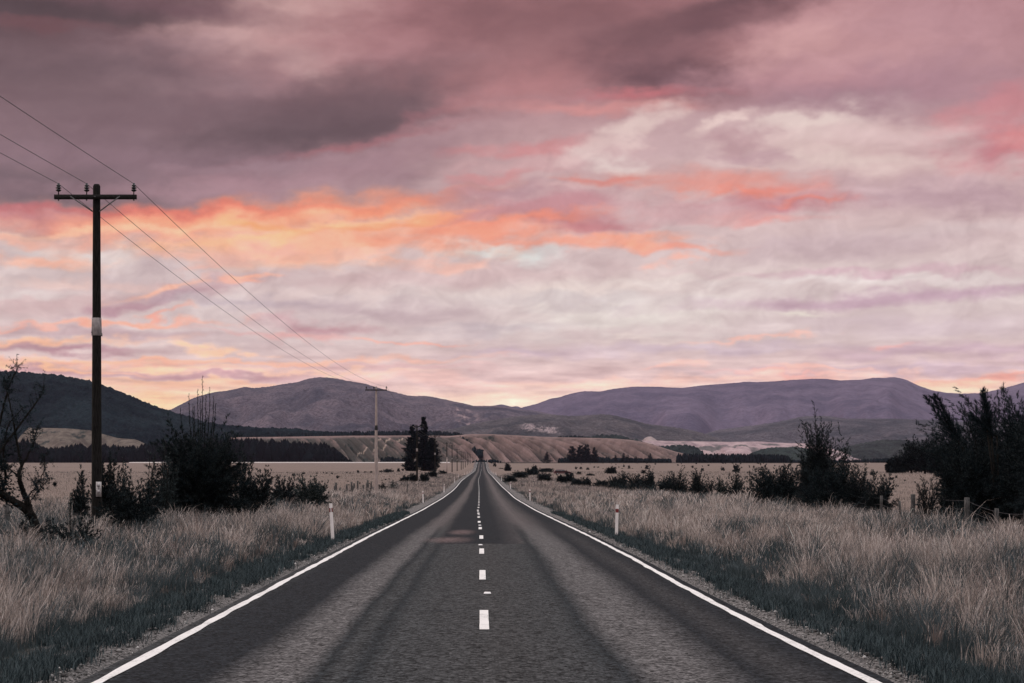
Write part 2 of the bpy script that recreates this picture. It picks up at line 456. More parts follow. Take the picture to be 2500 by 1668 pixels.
# ------------------------------------------------------------------ materials
def material(name, rough=0.8, spec=0.3):
    m = bpy.data.materials.new(name); m.use_nodes = True
    t = NT(m.node_tree); bs = m.node_tree.nodes['Principled BSDF']
    bs.inputs['Roughness'].default_value = rough
    bs.inputs['Specular IOR Level'].default_value = spec
    return m, t, bs
def bump(t, bs, h, strength=.5, dist=.05):
    b = t.node('ShaderNodeBump'); b.inputs['Strength'].default_value = strength; b.inputs['Distance'].default_value = dist
    t.put(b.inputs['Height'], h); t.l.new(b.outputs[0], bs.inputs['Normal'])
def plain(name, c1, c2, scale=8, rough=.8, spec=.3, bmp=.3, stretch=(1, 1, 1), dist=.02):
    m, t, bs = material(name, rough, spec)
    co = t.node('ShaderNodeTexCoord').outputs['Object']
    n = t.noise(t.mapping(co, scale=stretch, typ='POINT'), scale, 5, .6)
    t.put(bs.inputs['Base Color'], t.mix(t.maprange(n, .35, .68), (*c1, 1), (*c2, 1)))
    if bmp: bump(t, bs, n, bmp, dist)
    return m
def tinted(name, rough=.9, spec=.1, var=.25, scale=6.0, trans=0.0, bmp=0.0, bdist=1.0):
    """base colour from the 'tint' attribute, broken up by noise"""
    m, t, bs = material(name, rough, spec)
    a = t.node('ShaderNodeAttribute', attribute_name='tint').outputs['Color']
    co = t.node('ShaderNodeTexCoord').outputs['Object']
    n = t.noise(co, scale, 4, .6)
    k = t.maprange(n, .25, .75, 1 - var, 1 + var, smooth=False)
    t.put(bs.inputs['Base Color'], t.mix(1.0, a, t.xyz(k, k, k), 'MULTIPLY'))
    if bmp: bump(t, bs, n, bmp, bdist)
    if trans:
        tr = t.node('ShaderNodeBsdfTranslucent'); t.put(tr.inputs[0], a)
        mx = t.node('ShaderNodeMixShader'); mx.inputs[0].default_value = trans
        t.l.new(bs.outputs[0], mx.inputs[1]); t.l.new(tr.outputs[0], mx.inputs[2])
        t.l.new(mx.outputs[0], m.node_tree.nodes['Material Output'].inputs[0])
    return m

# ------------------------------------------------------------------ road profile (edge lines measured in the photo, painted 6.6 m apart)
_yr = np.array([1668, 1560, 1434, 1367, 1311, 1267, 1246, 1216, 1200, 1190, 1175, 1163, 1154, 1150, 1142, 1129.4])
_xl = np.interp(-_yr, -np.array([1668, 1434, 1311, 1285.3, 1267.1, 1248, 1233.6, 1214.5, 1200.2, 1189.6, 1174.3, 1162.9, 1153.9, 1150.4, 1141.8, 1129.4]),
                np.array([241, 670, 900, 950, 988.3, 1026.5, 1055, 1083.9, 1103, 1114.5, 1126, 1141.3, 1154.7, 1159.5, 1162.3, 1166]))
_xr = np.interp(-_yr, -np.array([1668, 1522, 1453, 1393, 1347, 1294, 1267, 1244.7, 1234.6, 1216.4, 1203, 1191.6, 1182, 1170.5, 1162.9, 1154, 1143.7, 1129.4]),
                np.array([2136, 1830, 1700, 1600, 1512, 1409, 1350, 1303.9, 1284.8, 1256, 1242.7, 1229.3, 1217.8, 1210, 1202.5, 1192.5, 1188, 1185.7]))
RW = 6.6
_D = RW * F / (_xr - _xl)
_Z = CAM_H - (_yr - VY) * _D / F
_C = ((_xl + _xr) / 2 - VX) * _D / F
_D = np.concatenate([[-80, 0], _D, [1600, 1750, 2000]]); _Z = np.concatenate([[.1, .05], _Z, [-.3, -1.5, -3.5]])
_C = np.concatenate([[.03, .03], _C, [0, 0, 0]])
RY = np.concatenate([np.arange(-60, 140, 1.0), np.arange(140, 400, 4.0), np.arange(400, 2001, 10.0)])
def _smooth(a, n):
    k = np.hanning(n + 2)[1:-1]; k /= k.sum()
    return np.convolve(np.pad(a, n // 2, mode='edge'), k, 'valid')[:len(a)]
RZ = _smooth(np.interp(RY, _D, _Z), 7); RC = _smooth(np.interp(RY, _D, _C), 7)
def road_z(y): return np.interp(y, RY, RZ)
def road_c(y): return np.interp(y, RY, RC)
_PD = np.array([-100, 0, 50, 90, 165, 260, 365, 550, 920, 1300, 1800, 2300, 2600, 60000.])
_PZ = np.array([-.2, -.2, -.5, -.85, -1.75, -2.25, -2.3, -2.45, -3.9, -4.2, -3.4, -2.35, -2.1, -2.0])
def plain_z(x, y):
    z = np.interp(y, _PD, _PZ)
    a = np.clip((np.abs(x) - 14) / 40, 0, 1)
    return z + a * .5 * fbm(x / 60, y / 90, 3, .5, 21) * np.clip(1.5 - y / 1500, .2, 1)
def ground_z(x, y):
    x = np.asarray(x, float); y = np.asarray(y, float)
    r = np.abs(x - road_c(y)); rz = road_z(y)
    bank = np.clip((r - 4.3) / (5.0 + np.clip(np.abs(rz - np.interp(y, _PD, _PZ)) * 2, 0, 12)), 0, 1); bank = bank * bank * (3 - 2 * bank)
    z = (rz - .05) * (1 - bank) + plain_z(x, y) * bank
    z = z - .22 * np.exp(-((r - 6.0) / 1.3) ** 2) * np.clip(1 - (y - 600) / 500, 0, 1)        # shallow roadside ditch
    z = z - .16 * sstep((4.0 - r) / .5) 
    return z + .10 * fbm(x / 1.3, y / 1.6, 3, .5, 22) * np.clip((r - 3.9) / 1.5, 0, 1) * (y < 400)

# the plain, one sheet reaching the horizon
def spaced(a, b, n, p): return a + (b - a) * np.linspace(0, 1, n) ** p
_xs = np.concatenate([np.arange(0, 14, .35), np.arange(14, 30, 1.0), spaced(30, 400, 50, 1.6), spaced(420, 8900, 40, 2.4)])
_xs = np.unique(np.round(np.concatenate([-_xs, _xs]), 3))
_ys = np.concatenate([spaced(-300, -40, 10, .6), np.arange(-38, 10, 2.0), np.arange(10, 90, .5), np.arange(90, 300, 2.0), spaced(300, 2600, 220, 1.1), spaced(2650, 18300, 30, 1.8)])
gx, gy = np.meshgrid(_xs, _ys, indexing='ij')
m, t, bs = material('dry_pasture', .95, .05)
geo = t.node('ShaderNodeNewGeometry').outputs['Position']
s_ = t.sep(geo)
n_big = t.noise(t.mapping(geo, scale=(1, .35, 1), typ='POINT'), .02, 5, .6)
n_mid = t.noise(t.mapping(geo, scale=(1, .4, 1), typ='POINT'), .25, 5, .65)
n_fine = t.noise(geo, 14.0, 5, .7)
pasture = t.mix(t.maprange(n_big, .35, .65), (.195, .140, .118, 1), (.145, .107, .092, 1))
pasture = t.mix(t.maprange(n_mid, .42, .72), pasture, (.085, .068, .058, 1))
pasture = t.mix(t.maprange(n_fine, .3, .75), pasture, (.23, .17, .145, 1))
soil = t.mix(t.maprange(n_fine, .35, .7), (.035, .036, .033, 1), (.10, .085, .07, 1))
ax = t.math('ABSOLUTE', s_[0])
near = t.maprange(s_[1], 70, 200, 1.0, 0.0)
verge = t.maprange(t.math('ADD', ax, t.math('MULTIPLY', n_mid, 5.0)), 14.0, 20.0, 1.0, 0.0)
c0 = t.mix(t.math('MULTIPLY', verge, near), pasture, soil)
# gravel shoulder
v = t.node('ShaderNodeTexVoronoi'); t.put(v.inputs['Vector'], geo); v.inputs['Scale'].default_value = 42
grav = t.mix(t.maprange(t.sep(v.outputs['Color'])[0], .1, .95, smooth=False), (.045, .042, .042, 1), (.27, .24, .23, 1))
n_sh = t.noise(geo, 1.1, 5, .65)
sh = t.maprange(t.math('ADD', ax, t.math('MULTIPLY', n_sh, -2.4)), 3.45, 4.0, 1.0, 0.0)
c0 = t.mix(sh, c0, grav)
t.put(bs.inputs['Base Color'], c0)
bump(t, bs, t.math('ADD', n_fine, t.math('MULTIPLY', v.outputs['Distance'], .5)), .8, .04)
g = MB(); g.add(np.stack([gx, gy, ground_z(gx, gy)], -1).reshape(-1, 3), [grid_faces(len(_xs), len(_ys))])
struct(g.build('ground', m, smooth=True))

# ------------------------------------------------------------------ road
def strip(name, offs, zs, mat, y0=-60, y1=1760, wob=0.0, seed=0):
    ys = RY[(RY >= y0) & (RY <= y1)]
    if wob: ys = np.unique(np.concatenate([np.arange(y0, 130, .4), ys[ys > 130]]))
    mb = MB(); cz = road_z(ys); cc = road_c(ys); cols = []
    for k, (o_, z_) in enumerate(zip(offs, zs)):
        w = wob * (fbm(ys * .55, ys * 0 + k * 7.3 + seed, 4, .6, 31) * 2) if wob else 0
        cols.append(np.stack([cc + o_ + w, ys, cz + z_], -1))
    v = np.stack(cols, 0)
    mb.add(v.reshape(-1, 3), [grid_faces(len(offs), len(ys))])
    return mb.build(name, mat, smooth=True)
def camber(o): return .045 - .02 * abs(o) / 1.65 * 1.1
m, t, bs = material('chip_seal', .9, .06)
geo = t.node('ShaderNodeNewGeometry').outputs['Position']; s_ = t.sep(geo)
wob1 = t.noise(t.mapping(geo, scale=(1, .12, 1), typ='POINT'), .9, 7, .68)
wob2 = t.noise(t.mapping(geo, scale=(1, .02, 1), typ='POINT'), 1.0, 3, .5)
xx = t.math('ADD', s_[0], t.math('MULTIPLY_ADD', wob1, .42, -.21))
xx = t.math('ADD', xx, t.math('MULTIPLY_ADD', wob2, .25, -.125))
far = t.math('MULTIPLY', t.maprange(s_[1], 46.8, 47.0), t.maprange(t.math('ABSOLUTE', t.math('ADD', s_[0], .02)), 1.25, 1.05))
far = t.math('MAXIMUM', far, t.maprange(s_[1], 50, 75))
Lc = (.086, .078, .077, 1); Mc = (.037, .037, .038, 1); Dc = (.017, .019, .021, 1); Oc = (.0135, .0145, .017, 1)
def P_(x): return (x + 3.6) / 7.2
near_c = t.ramp(t.math('DIVIDE', t.math('ADD', xx, 3.6), 7.2), [
    (0, Mc), (P_(-3.1), Oc), (P_(-2.3), Oc), (P_(-1.95), Lc), (P_(-1.62), Lc), (P_(-1.44), Dc), (P_(-1.32), Mc), (P_(-1.22), Mc), (P_(-1.08), Dc), (P_(-.9), Mc),
    (P_(.2), (.040, .038, .038, 1)), (P_(.95), Mc), (P_(1.22), Dc), (P_(1.50), Lc), (P_(1.95), Lc), (P_(2.40), Oc), (P_(2.75), (.032, .03, .031, 1)), (P_(3.1), Oc)])
far_c = t.ramp(t.math('DIVIDE', t.math('ADD', xx, 3.6), 7.2), [
    (0, Oc), (P_(-2.6), Oc), (P_(-2.2), Oc), (P_(-1.8), (.085, .072, .070, 1)), (P_(-1.45), (.080, .068, .066, 1)), (P_(-1.05), Oc), (P_(.5), Oc), (P_(1.0), (.04, .036, .037, 1)),
    (P_(1.55), (.092, .077, .075, 1)), (P_(2.1), (.05, .044, .044, 1)), (P_(2.6), Oc), (P_(3.4), Oc)])
base_c = t.mix(far, near_c, far_c)
# pinkish bare patches left of the centre line beyond the seam
for (px, py, rx, ry) in ((-.95, 50, .62, 2.6), (-.62, 57.5, .42, 3.0)):
    q = t.vmath('LENGTH', t.mapping(geo, loc=(px, py, 0), scale=(rx, ry, 1e6)))
    f = t.maprange(t.math('ADD', q, t.math('MULTIPLY', wob1, .8)), .5, 1.8, .5, 0.0)
    base_c = t.mix(f, base_c, (.185, .125, .118, 1))
# the seam and a few tar scars
def scar(px, py, rx, ry, a=.85):
    global base_c
    q = t.vmath('LENGTH', t.mapping(geo, loc=(px, py, 0), scale=(rx, ry, 1e6)))
    base_c = t.mix(t.maprange(t.math('ADD', q, t.math('MULTIPLY_ADD', n3, .9, -.45)), .7, 1.2, a, 0.0), base_c, (.018, .018, .02, 1))
n3 = t.noise(geo, 3.0, 4, .6)
scar(0, 46.9, 1.15, .16, .7); scar(-.52, 23.4, .17, .13); scar(-.45, 26.4, .16, .08, .6); scar(.78, 44, .25, .35, .5); scar(-.1, 20.8, .18, .1, .4)
chips = t.node('ShaderNodeTexVoronoi'); t.put(chips.inputs['Vector'], geo); chips.inputs['Scale'].default_value = 34
cr = t.sep(chips.outputs['Color'])[0]
n4 = t.noise(geo, 7.0, 5, .75)
n5 = t.noise(geo, 16.0, 3, .8)
k = t.math('ADD', t.maprange(t.math('POWER', cr, 2.0), 0, 1, .45, 2.3, smooth=False), t.maprange(t.math('MULTIPLY_ADD', n4, .5, t.math('MULTIPLY', n5, .5)), .38, .62, -.75, .75, smooth=False))
k = t.math('MAXIMUM', k, .12)
base_c = t.mix(1.0, base_c, t.xyz(k, k, k), 'MULTIPLY')
t.put(bs.inputs['Base Color'], base_c)
bump(t, bs, t.math('ADD', chips.outputs['Distance'], n4), .5, .012)
offs = np.array([-3.62, -3.5, -3.2, -2.4, -1.6, -.8, 0, .8, 1.6, 2.4, 3.2, 3.5, 3.62])
zs = [camber(o) for o in offs]; zs[0] -= .12; zs[-1] -= .12
struct(strip('road', offs, zs, m, wob=.0))

mw, t, bs = material('worn_white_paint', .6, .35)
geo = t.node('ShaderNodeNewGeometry').outputs['Position']
n = t.noise(geo, 30, 5, .75); n2 = t.noise(t.mapping(geo, scale=(1, .5, 1), typ='POINT'), 2.2, 4, .7)
wear = t.maprange(t.math('ADD', t.math('MULTIPLY', n, .6), t.math('MULTIPLY', n2, .4)), .50, .62, 0, .75)
t.put(bs.inputs['Base Color'], t.mix(wear, (.74, .69, .66, 1), (.22, .21, .20, 1)))
lw = .055
for sx, sd_ in ((-1, 3), (1, 9)):
    o = sx * 3.3
    struct(strip('edge_line', [o - lw, o, o + lw] if sx > 0 else [o - lw, o, o + lw], [camber(abs(o) - lw * sx * (k - 1)) + .009 for k in (0, 1, 2)], mw, y1=1600, wob=.035, seed=sd_))
# centre dashes: each painted dash its own marking
mr, t, bs = material('marker_white_plastic', .35, .5); bs.inputs['Base Color'].default_value = (.8, .74, .72, 1)
dash_xs = [(1515, 1182), (1405, 1178), (1349, 1176), (1317, 1175.7), (1293, 1172.9), (1275.7, 1170), (1262.7, 1168.7), (1253, 1168), (1246, 1166.7), (1234.6, 1169), (1203, 1169.6), (1191.6, 1169.6), (1176.3, 1168), (1168.6, 1169), (1161, 1172.9), (1151, 1174.2), (1128, 1175.3)]
# depth of each photo row on the road
_rowD = RY[RY > 12]; _rowY = VY + (CAM_H - road_z(_rowD) - .045) * F / _rowD
_mono = np.minimum.accumulate(_rowY)
def depth_of(y): return float(np.interp(-y, -_mono, _rowD))
_dd = np.array([depth_of(y) for y, x in dash_xs]); _dx = np.array([(x - VX) * dd / F for (y, x), dd in zip(dash_xs, _dd)])
d0 = depth_of(1538.5)
y = d0; first = True; nd = 0
while y < 1450:
    xc = float(np.interp(y + 1.5, _dd, _dx)) if y < 500 else float(road_c(y))
    mb = MB(); ysd = np.linspace(y, y + 3.0, 7)
    vv = []
    for o_ in (-.055, .055):
        wv = .006 * fbm(ysd * 2, ysd * 0 + o_ * 99, 2, .5, 77)
        vv.append(np.stack([xc + o_ + wv, ysd, road_z(ysd) + .045 + .008], -1))
    mb.add(np.stack(vv).reshape(-1, 3), [grid_faces(2, 7)])
    struct(mb.build('centre_dash', mw))
    nd += 1
    y += 10.0 if y < 600 else 10.0
# raised reflective studs between the dashes
stud = MB()
stud.add([(-.055, -.045, 0), (.055, -.045, 0), (.055, .045, 0), (-.055, .045, 0), (-.042, -.02, .022), (.042, -.02, .022), (.042, .02, .022), (-.042, .02, .022)],
         [[[0, 1, 5, 4], [1, 2, 6, 5], [2, 3, 7, 6], [3, 0, 4, 7], [4, 5, 6, 7]]])
studs = []
for k, (yy, xx_) in enumerate(((1449, 1190), (1331, 1173), (1283, 1171.5), (1257.5, 1169), (1250, 1167))):
    D_ = depth_of(yy)
    if not studs: o = stud.build('road_stud', mr)
    else: o = studs[0].copy(); COL.objects.link(o)
    o.location = (X_at(xx_, D_), D_, float(road_z(D_)) + .046); studs.append(o)
    tag(o, '%s white raised road stud %s' % (['nearest', 'second nearest', 'third nearest', 'fourth nearest', 'farthest'][k], 'between the two nearest centre dashes' if k == 0 else 'on the centre line up the road'), 'road stud', 'raised studs along the centre line')

# ------------------------------------------------------------------ hills
def gully(x, y, seed, octaves=4):
    """ridged noise, 0..1, sharp at the spur crests"""
    return 1 - np.abs(fbm(x, y, octaves, .5, seed)) * 2.6
def hill(name, prof, D_ridge, D_foot, mat, zfoot=None, dx=2.0, nv=120, amp=.12, wav=600, bumps=0.0, bw=9.0, skew=0.0, back=.35,
         pw=1.0, tintf=None, x0=None, x1=None, seed=0, foot_wave=.15, flat_back=False):
    if D_ridge > 10000: back = .25
    px = np.array([p[0] for p in prof], float); py = np.array([p[1] for p in prof], float)
    x0 = px[0] if x0 is None else x0; x1 = px[-1] if x1 is None else x1
    xs = np.arange(x0, x1 + dx, dx); yy = np.interp(xs, px, py)
    yy = _smooth(yy, 5)
    t_ = np.concatenate([np.linspace(0, 1, nv), 1 + back * np.linspace(0, 1, max(nv // 5, 8))[1:]])
    Xr = (xs - VX) / F
    fw = 1 + foot_wave * fbm(xs / 160.0, xs * 0, 3, .5, seed + 3) * 2
    Df = D_foot * fw
    S, T = np.meshgrid(np.arange(len(xs)), t_, indexing='ij')
    Y = Df[S] + (D_ridge - Df[S]) * T; X = Xr[S] * Y
    zr = CAM_H - (yy - VY) * D_ridge / F            # ridge height
    zf = plain_z(X * 0 + 900, Df[S]) - 2 if zfoot is None else zfoot
    Tc = np.clip(T, 0, 1)
    shape = Tc ** pw
    gl = gully((X + skew * (1 - Tc)) / wav, Y / (wav * 1.8), seed)
    # spurs run down from the crest, valleys between them
    env = np.sin(np.pi * np.clip(Tc, 0, 1) ** .8)
    Z = zf + (zr[S] - zf) * np.clip(shape + amp * (gl - .65) * env, 0, 2)
    lim = (zr[S] - CAM_H) * Y / D_ridge + CAM_H                # nothing in front rises above the crest line
    soft = np.where(T < 1, np.minimum(Z, lim - (1 - T) * 0.02 * np.abs(zr[S])), Z)
    Z = np.where(T <= 1, soft, zr[S] if flat_back else zr[S] - (T - 1) / back * (zr[S] - zf) * .8)
    if bumps:
        b = np.abs(perlin(X / bw, Y / bw, seed + 9)) + .5 * np.abs(perlin(X / bw * 2.1, Y / bw * 2.1, seed + 10))
        Z = Z + bumps * (b - .3) * np.clip((Z - zf) / 12, 0, 1)
    Z = np.where((T == 0), zf - 3, Z)
    mb = MB()
    c = None
    if tintf is not None: c = tintf(X, Y, Z, Tc, gl, xs[S])
    v = np.stack([X, Y, Z], -1).reshape(-1, 3)
    mb.add(v, [grid_faces(len(xs), len(t_))], None if c is None else c.reshape(-1, 3))
    o = mb.build(name, mat, smooth=True); return struct(o)

def lerp3(a, b, f): f = np.clip(f, 0, 1)[..., None]; return np.array(a) * (1 - f) + np.array(b) * f
def forest_tint(dark, light, s1=300., s2=40., seed=50, extra=None):
    def f(X, Y, Z, T, gl, px):
        n = fbm(X / s1, Y / s1, 4, .6, seed) * 2 + fbm(X / s2, Y / s2, 3, .6, seed + 5) * 1.2
        c = lerp3(dark, light, .5 + n)
        if extra is not None: c = extra(c, X, Y, Z, T, gl, px)
        return c
    return f
def hill_mat(name, sc, var=.5, bmp=1.0, bdist=4.0, rough=.95):
    m, t, bs = material(name, rough, .02)
    a = t.node('ShaderNodeAttribute', attribute_name='tint').outputs['Color']
    geo = t.node('ShaderNodeNewGeometry').outputs['Position']
    n = t.noise(geo, sc, 6, .72); n2 = t.noise(geo, sc * 3.7, 3, .6)
    h = t.math('ADD', t.math('MULTIPLY', n, .6), t.math('MULTIPLY', n2, .4))
    k = t.maprange(h, .36, .64, 1 - var, 1 + var, smooth=False)
    t.put(bs.inputs['Base Color'], t.mix(1.0, a, t.xyz(k, k, k), 'MULTIPLY'))
    bump(t, bs, h, bmp, bdist); return m

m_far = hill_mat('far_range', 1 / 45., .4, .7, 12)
m_bush = hill_mat('bush_clad_slope', 1 / 16., .8, 1.0, 8)
m_dark = hill_mat('dark_bush_slope', 1 / 9., .6, 1.0, 5)
m_terr = hill_mat('dry_terrace_face', 1 / 9., .14, .7, 1.2)

prof_far = [(900, 1010), (1150, 996), (1203, 991), (1225, 987), (1240, 991), (1250, 994), (1262, 991), (1272, 996), (1320, 1006), (1500, 1010)]
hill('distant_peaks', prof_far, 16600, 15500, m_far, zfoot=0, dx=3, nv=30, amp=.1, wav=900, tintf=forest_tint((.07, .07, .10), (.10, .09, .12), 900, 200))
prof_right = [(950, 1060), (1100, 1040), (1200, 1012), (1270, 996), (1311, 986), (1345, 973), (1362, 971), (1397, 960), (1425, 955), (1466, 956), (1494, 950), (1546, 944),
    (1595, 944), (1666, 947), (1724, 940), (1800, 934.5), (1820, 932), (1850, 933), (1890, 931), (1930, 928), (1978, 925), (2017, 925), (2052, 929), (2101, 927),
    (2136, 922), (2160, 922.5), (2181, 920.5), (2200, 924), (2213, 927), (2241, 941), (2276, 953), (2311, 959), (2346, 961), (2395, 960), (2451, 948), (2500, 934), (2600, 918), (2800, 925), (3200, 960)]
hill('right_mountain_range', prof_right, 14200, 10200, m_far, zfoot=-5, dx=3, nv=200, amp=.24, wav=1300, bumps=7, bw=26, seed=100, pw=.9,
     tintf=forest_tint((.075, .062, .094), (.135, .104, .145), 1400, 300, 51))  # mauve of the haze mixed into the forest colours
prof_left = [(-500, 1000), (200, 1010), (350, 1008), (418, 1000), (462, 977), (480, 969), (526, 957), (555, 954), (570, 951), (596, 945), (620, 948), (640, 945.5), (657, 944.5), (690, 938), (723, 934),
    (755, 924), (784, 921), (800, 922), (818, 924), (850, 930), (887, 936), (944, 953), (996, 966), (1020, 967), (1045, 967), (1080, 974), (1117, 982), (1157, 991), (1203, 991), (1236, 993), (1270, 999),
    (1311, 1004), (1351, 1012), (1394, 1022), (1480, 1045), (1600, 1080), (1700, 1120)]
def scars(c, X, Y, Z, T, gl, px):
    n = fbm(X / 45, Y / 130, 4, .6, 77)
    m1 = np.exp(-((px - (1105 + (1 - T) * 70)) / 26) ** 2) * np.exp(-((T - .55) / .26) ** 2)
    c = lerp3(c, (.34, .24, .24), np.clip(m1 * (n * 6 + .1), 0, .85)); return c
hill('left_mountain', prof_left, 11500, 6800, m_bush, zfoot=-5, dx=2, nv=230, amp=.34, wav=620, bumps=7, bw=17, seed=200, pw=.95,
     tintf=forest_tint((.048, .046, .060), (.120, .094, .108), 700, 120, 52, scars))  # bush colours with some purple haze painted in
prof_mid = [(1020, 1062), (1080, 1052), (1150, 1036), (1203, 1026), (1250, 1018), (1311, 1012), (1351, 1012), (1394, 1016), (1437, 1014), (1466, 1011), (1494, 1013), (1532, 1022),
    (1580, 1035), (1638, 1042), (1695, 1052), (1752, 1069), (1820, 1082), (1900, 1090), (2000, 1105), (2100, 1118)]
def felled(c, X, Y, Z, T, gl, px):
    n = fbm(X / 30, Y / 60, 4, .65, 78)
    yy = VY - (Z - CAM_H) * F / Y
    m1 = np.exp(-(((px - 1320) / 42) ** 2) ** 2) * np.exp(-(((yy - (1046 + (px - 1320) * .12)) / 8) ** 2) ** 2)
    c = lerp3(c, (.34, .26, .26), np.clip(m1 * (.5 + n * 9), 0, .85)); return c
hill('middle_hills', prof_mid, 8200, 5400, m_bush, zfoot=-5, dx=2, nv=150, amp=.34, wav=420, bumps=7, bw=14, seed=300,
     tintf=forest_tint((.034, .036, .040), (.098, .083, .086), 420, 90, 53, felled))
prof_low = [(1560, 1120), (1640, 1085), (1700, 1066), (1750, 1050), (1838, 1039), (1900, 1030), (1960, 1017), (2013, 1015), (2066, 1022), (2171, 1022), (2276, 1025), (2400, 1032), (2600, 1030), (3100, 1050)]
hill('right_foothills', prof_low, 9500, 6500, m_bush, zfoot=-5, dx=3, nv=110, amp=.3, wav=520, bumps=7, bw=16, seed=400,
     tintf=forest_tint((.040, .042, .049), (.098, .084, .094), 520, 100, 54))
prof_dk = [(1980, 1120), (2040, 1100), (2066, 1092), (2100, 1083), (2153, 1073), (2200, 1074), (2241, 1078), (2340, 1090), (2500, 1100), (2700, 1118)]
hill('right_wooded_knoll', prof_dk, 5200, 4300, m_bush, zfoot=-4, dx=2, nv=70, amp=.25, wav=260, bumps=6, bw=11, seed=450,
     tintf=forest_tint((.016, .021, .022), (.035, .040, .038), 200, 50, 55))
prof_dh = [(-700, 930), (-300, 905), (0, 905), (64, 909), (128, 914), (191, 924), (220, 930), (255, 941), (319, 966), (367, 987), (415, 1003), (446, 1013), (510, 1032), (558, 1038),
    (625, 1043), (723, 1046), (752, 1052), (840, 1058), (900, 1063), (960, 1070)]
hill('dark_left_hill', prof_dh, 3300, 2720, m_dark, foot_wave=0.0, dx=1.5, nv=200, amp=.22, wav=260, bumps=7.5, bw=9, seed=500, pw=1.05, back=.15,
     tintf=forest_tint((.003, .008, .012), (.012, .022, .027), 120, 30, 56))
# small bare paddock slope at the foot of the dark hill
prof_ts = [(40, 1075), (70, 1044), (110, 1045), (160, 1046), (220, 1051), (287, 1070), (330, 1073), (345, 1079), (370, 1092)]
def ts_t(X, Y, Z, T, gl, px):
    n = fbm(X / 14, Y / 30, 4, .6, 79) * 3
    c = lerp3((.15, .12, .10), (.09, .07, .06), .5 + n)
    d_ = fbm(X / 22 + 9, Y / 60, 4, .7, 80)
    return lerp3(c, (.03, .035, .033), (d_ - .13) * 14)
hill('bare_left_slope', prof_ts, 2850, 2480, m_terr, dx=2, nv=50, amp=.15, wav=60, seed=520, tintf=ts_t, back=.2)
# eroded river terrace: flat top, spurs raking down to the right
prof_te = [(560, 1068), (700, 1066.5), (860, 1064), (1000, 1063.5), (1100, 1064.5), (1150, 1060), (1200, 1060.5), (1260, 1063), (1330, 1067), (1400, 1068.5), (1480, 1070), (1540, 1074), (1575, 1080), (1610, 1090), (1650, 1104), (1700, 1116), (1750, 1126), (1775, 1131)]
def terrace():
    xs = np.arange(560, 1776, 1.5); yy = np.interp(xs, [p[0] for p in prof_te], [p[1] for p in prof_te])
    yy = _smooth(yy, 9)
    nv = 130; tt = np.concatenate([np.linspace(0, 1, nv), 1 + np.linspace(0, 1, 14)[1:] * 1.5])
    S, T = np.meshgrid(np.arange(len(xs)), tt, indexing='ij'); Tc = np.clip(T, 0, 1)
    D1 = 2820.0; D0 = 2480.0
    Y = D0 + (D1 - D0) * T; ux = ((xs - VX) / F)[S]; X = ux * Y
    Xs = X - (1 - Tc) * 64                      # spur lines drift right on their way down
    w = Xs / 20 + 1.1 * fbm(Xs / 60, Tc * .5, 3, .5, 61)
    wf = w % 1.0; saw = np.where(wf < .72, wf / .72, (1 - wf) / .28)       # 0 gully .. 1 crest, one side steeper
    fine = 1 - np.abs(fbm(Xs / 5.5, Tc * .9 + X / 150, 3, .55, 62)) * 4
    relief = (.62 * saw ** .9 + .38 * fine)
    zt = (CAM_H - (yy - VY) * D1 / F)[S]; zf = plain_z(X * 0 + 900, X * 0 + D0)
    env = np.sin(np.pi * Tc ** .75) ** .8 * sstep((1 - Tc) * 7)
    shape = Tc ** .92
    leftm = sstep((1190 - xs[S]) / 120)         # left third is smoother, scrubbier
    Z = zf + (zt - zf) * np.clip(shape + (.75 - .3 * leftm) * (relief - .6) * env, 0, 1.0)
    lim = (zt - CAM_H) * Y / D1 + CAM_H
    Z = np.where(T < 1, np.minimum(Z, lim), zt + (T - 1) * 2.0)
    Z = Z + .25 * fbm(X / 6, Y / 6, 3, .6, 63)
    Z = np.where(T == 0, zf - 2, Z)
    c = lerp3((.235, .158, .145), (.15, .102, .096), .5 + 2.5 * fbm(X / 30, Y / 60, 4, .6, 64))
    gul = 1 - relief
    green = np.clip((gul - .22) * 2.3 + fbm(Xs / 40, Tc * 2, 4, .6, 65) * 3.0 - .10 + leftm * .8, 0, 1) * sstep((.97 - Tc) * 8) * (.62 + .38 * sstep((1450 - xs[S]) / 500))  # gully scrub, strengthened to stand in for the shading of the spurs
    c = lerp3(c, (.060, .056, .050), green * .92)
    rib_shade = np.clip((1 - saw) ** 1.6 * (.75 + 2.2 * fbm(Xs / 30, Tc * 3, 3, .6, 68)) + .35 * np.clip(.75 - fine, 0, 1), 0, 1) * sstep((.98 - Tc) * 9) * sstep(Tc * 8)  # shade of each gully painted dark into the face colour
    c = lerp3(c, (.050, .045, .040), rib_shade * .8)
    scr = np.clip((fbm(Xs / 9, Tc * 5, 4, .7, 66) - .12) * 9, 0, 1) * np.clip(green * 1.6, .0, 1)
    c = lerp3(c, (.022, .028, .026), scr)
    trk = np.exp(-((Tc - (.80 + .10 * (xs[S] - 980) / 120)) / .022) ** 2) * (xs[S] > 915) * (xs[S] < 1005)
    trk = trk + np.exp(-((Tc - (.38 + .25 * (xs[S] - 900) / 100)) / .02) ** 2) * (xs[S] > 860) * (xs[S] < 945)
    c = lerp3(c, (.40, .30, .25), trk * .8)
    c = np.where((T >= .985)[..., None], np.array((.22, .15, .135)), c)
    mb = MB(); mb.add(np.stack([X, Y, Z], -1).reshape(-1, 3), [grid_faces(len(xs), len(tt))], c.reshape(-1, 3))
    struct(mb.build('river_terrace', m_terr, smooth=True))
terrace()
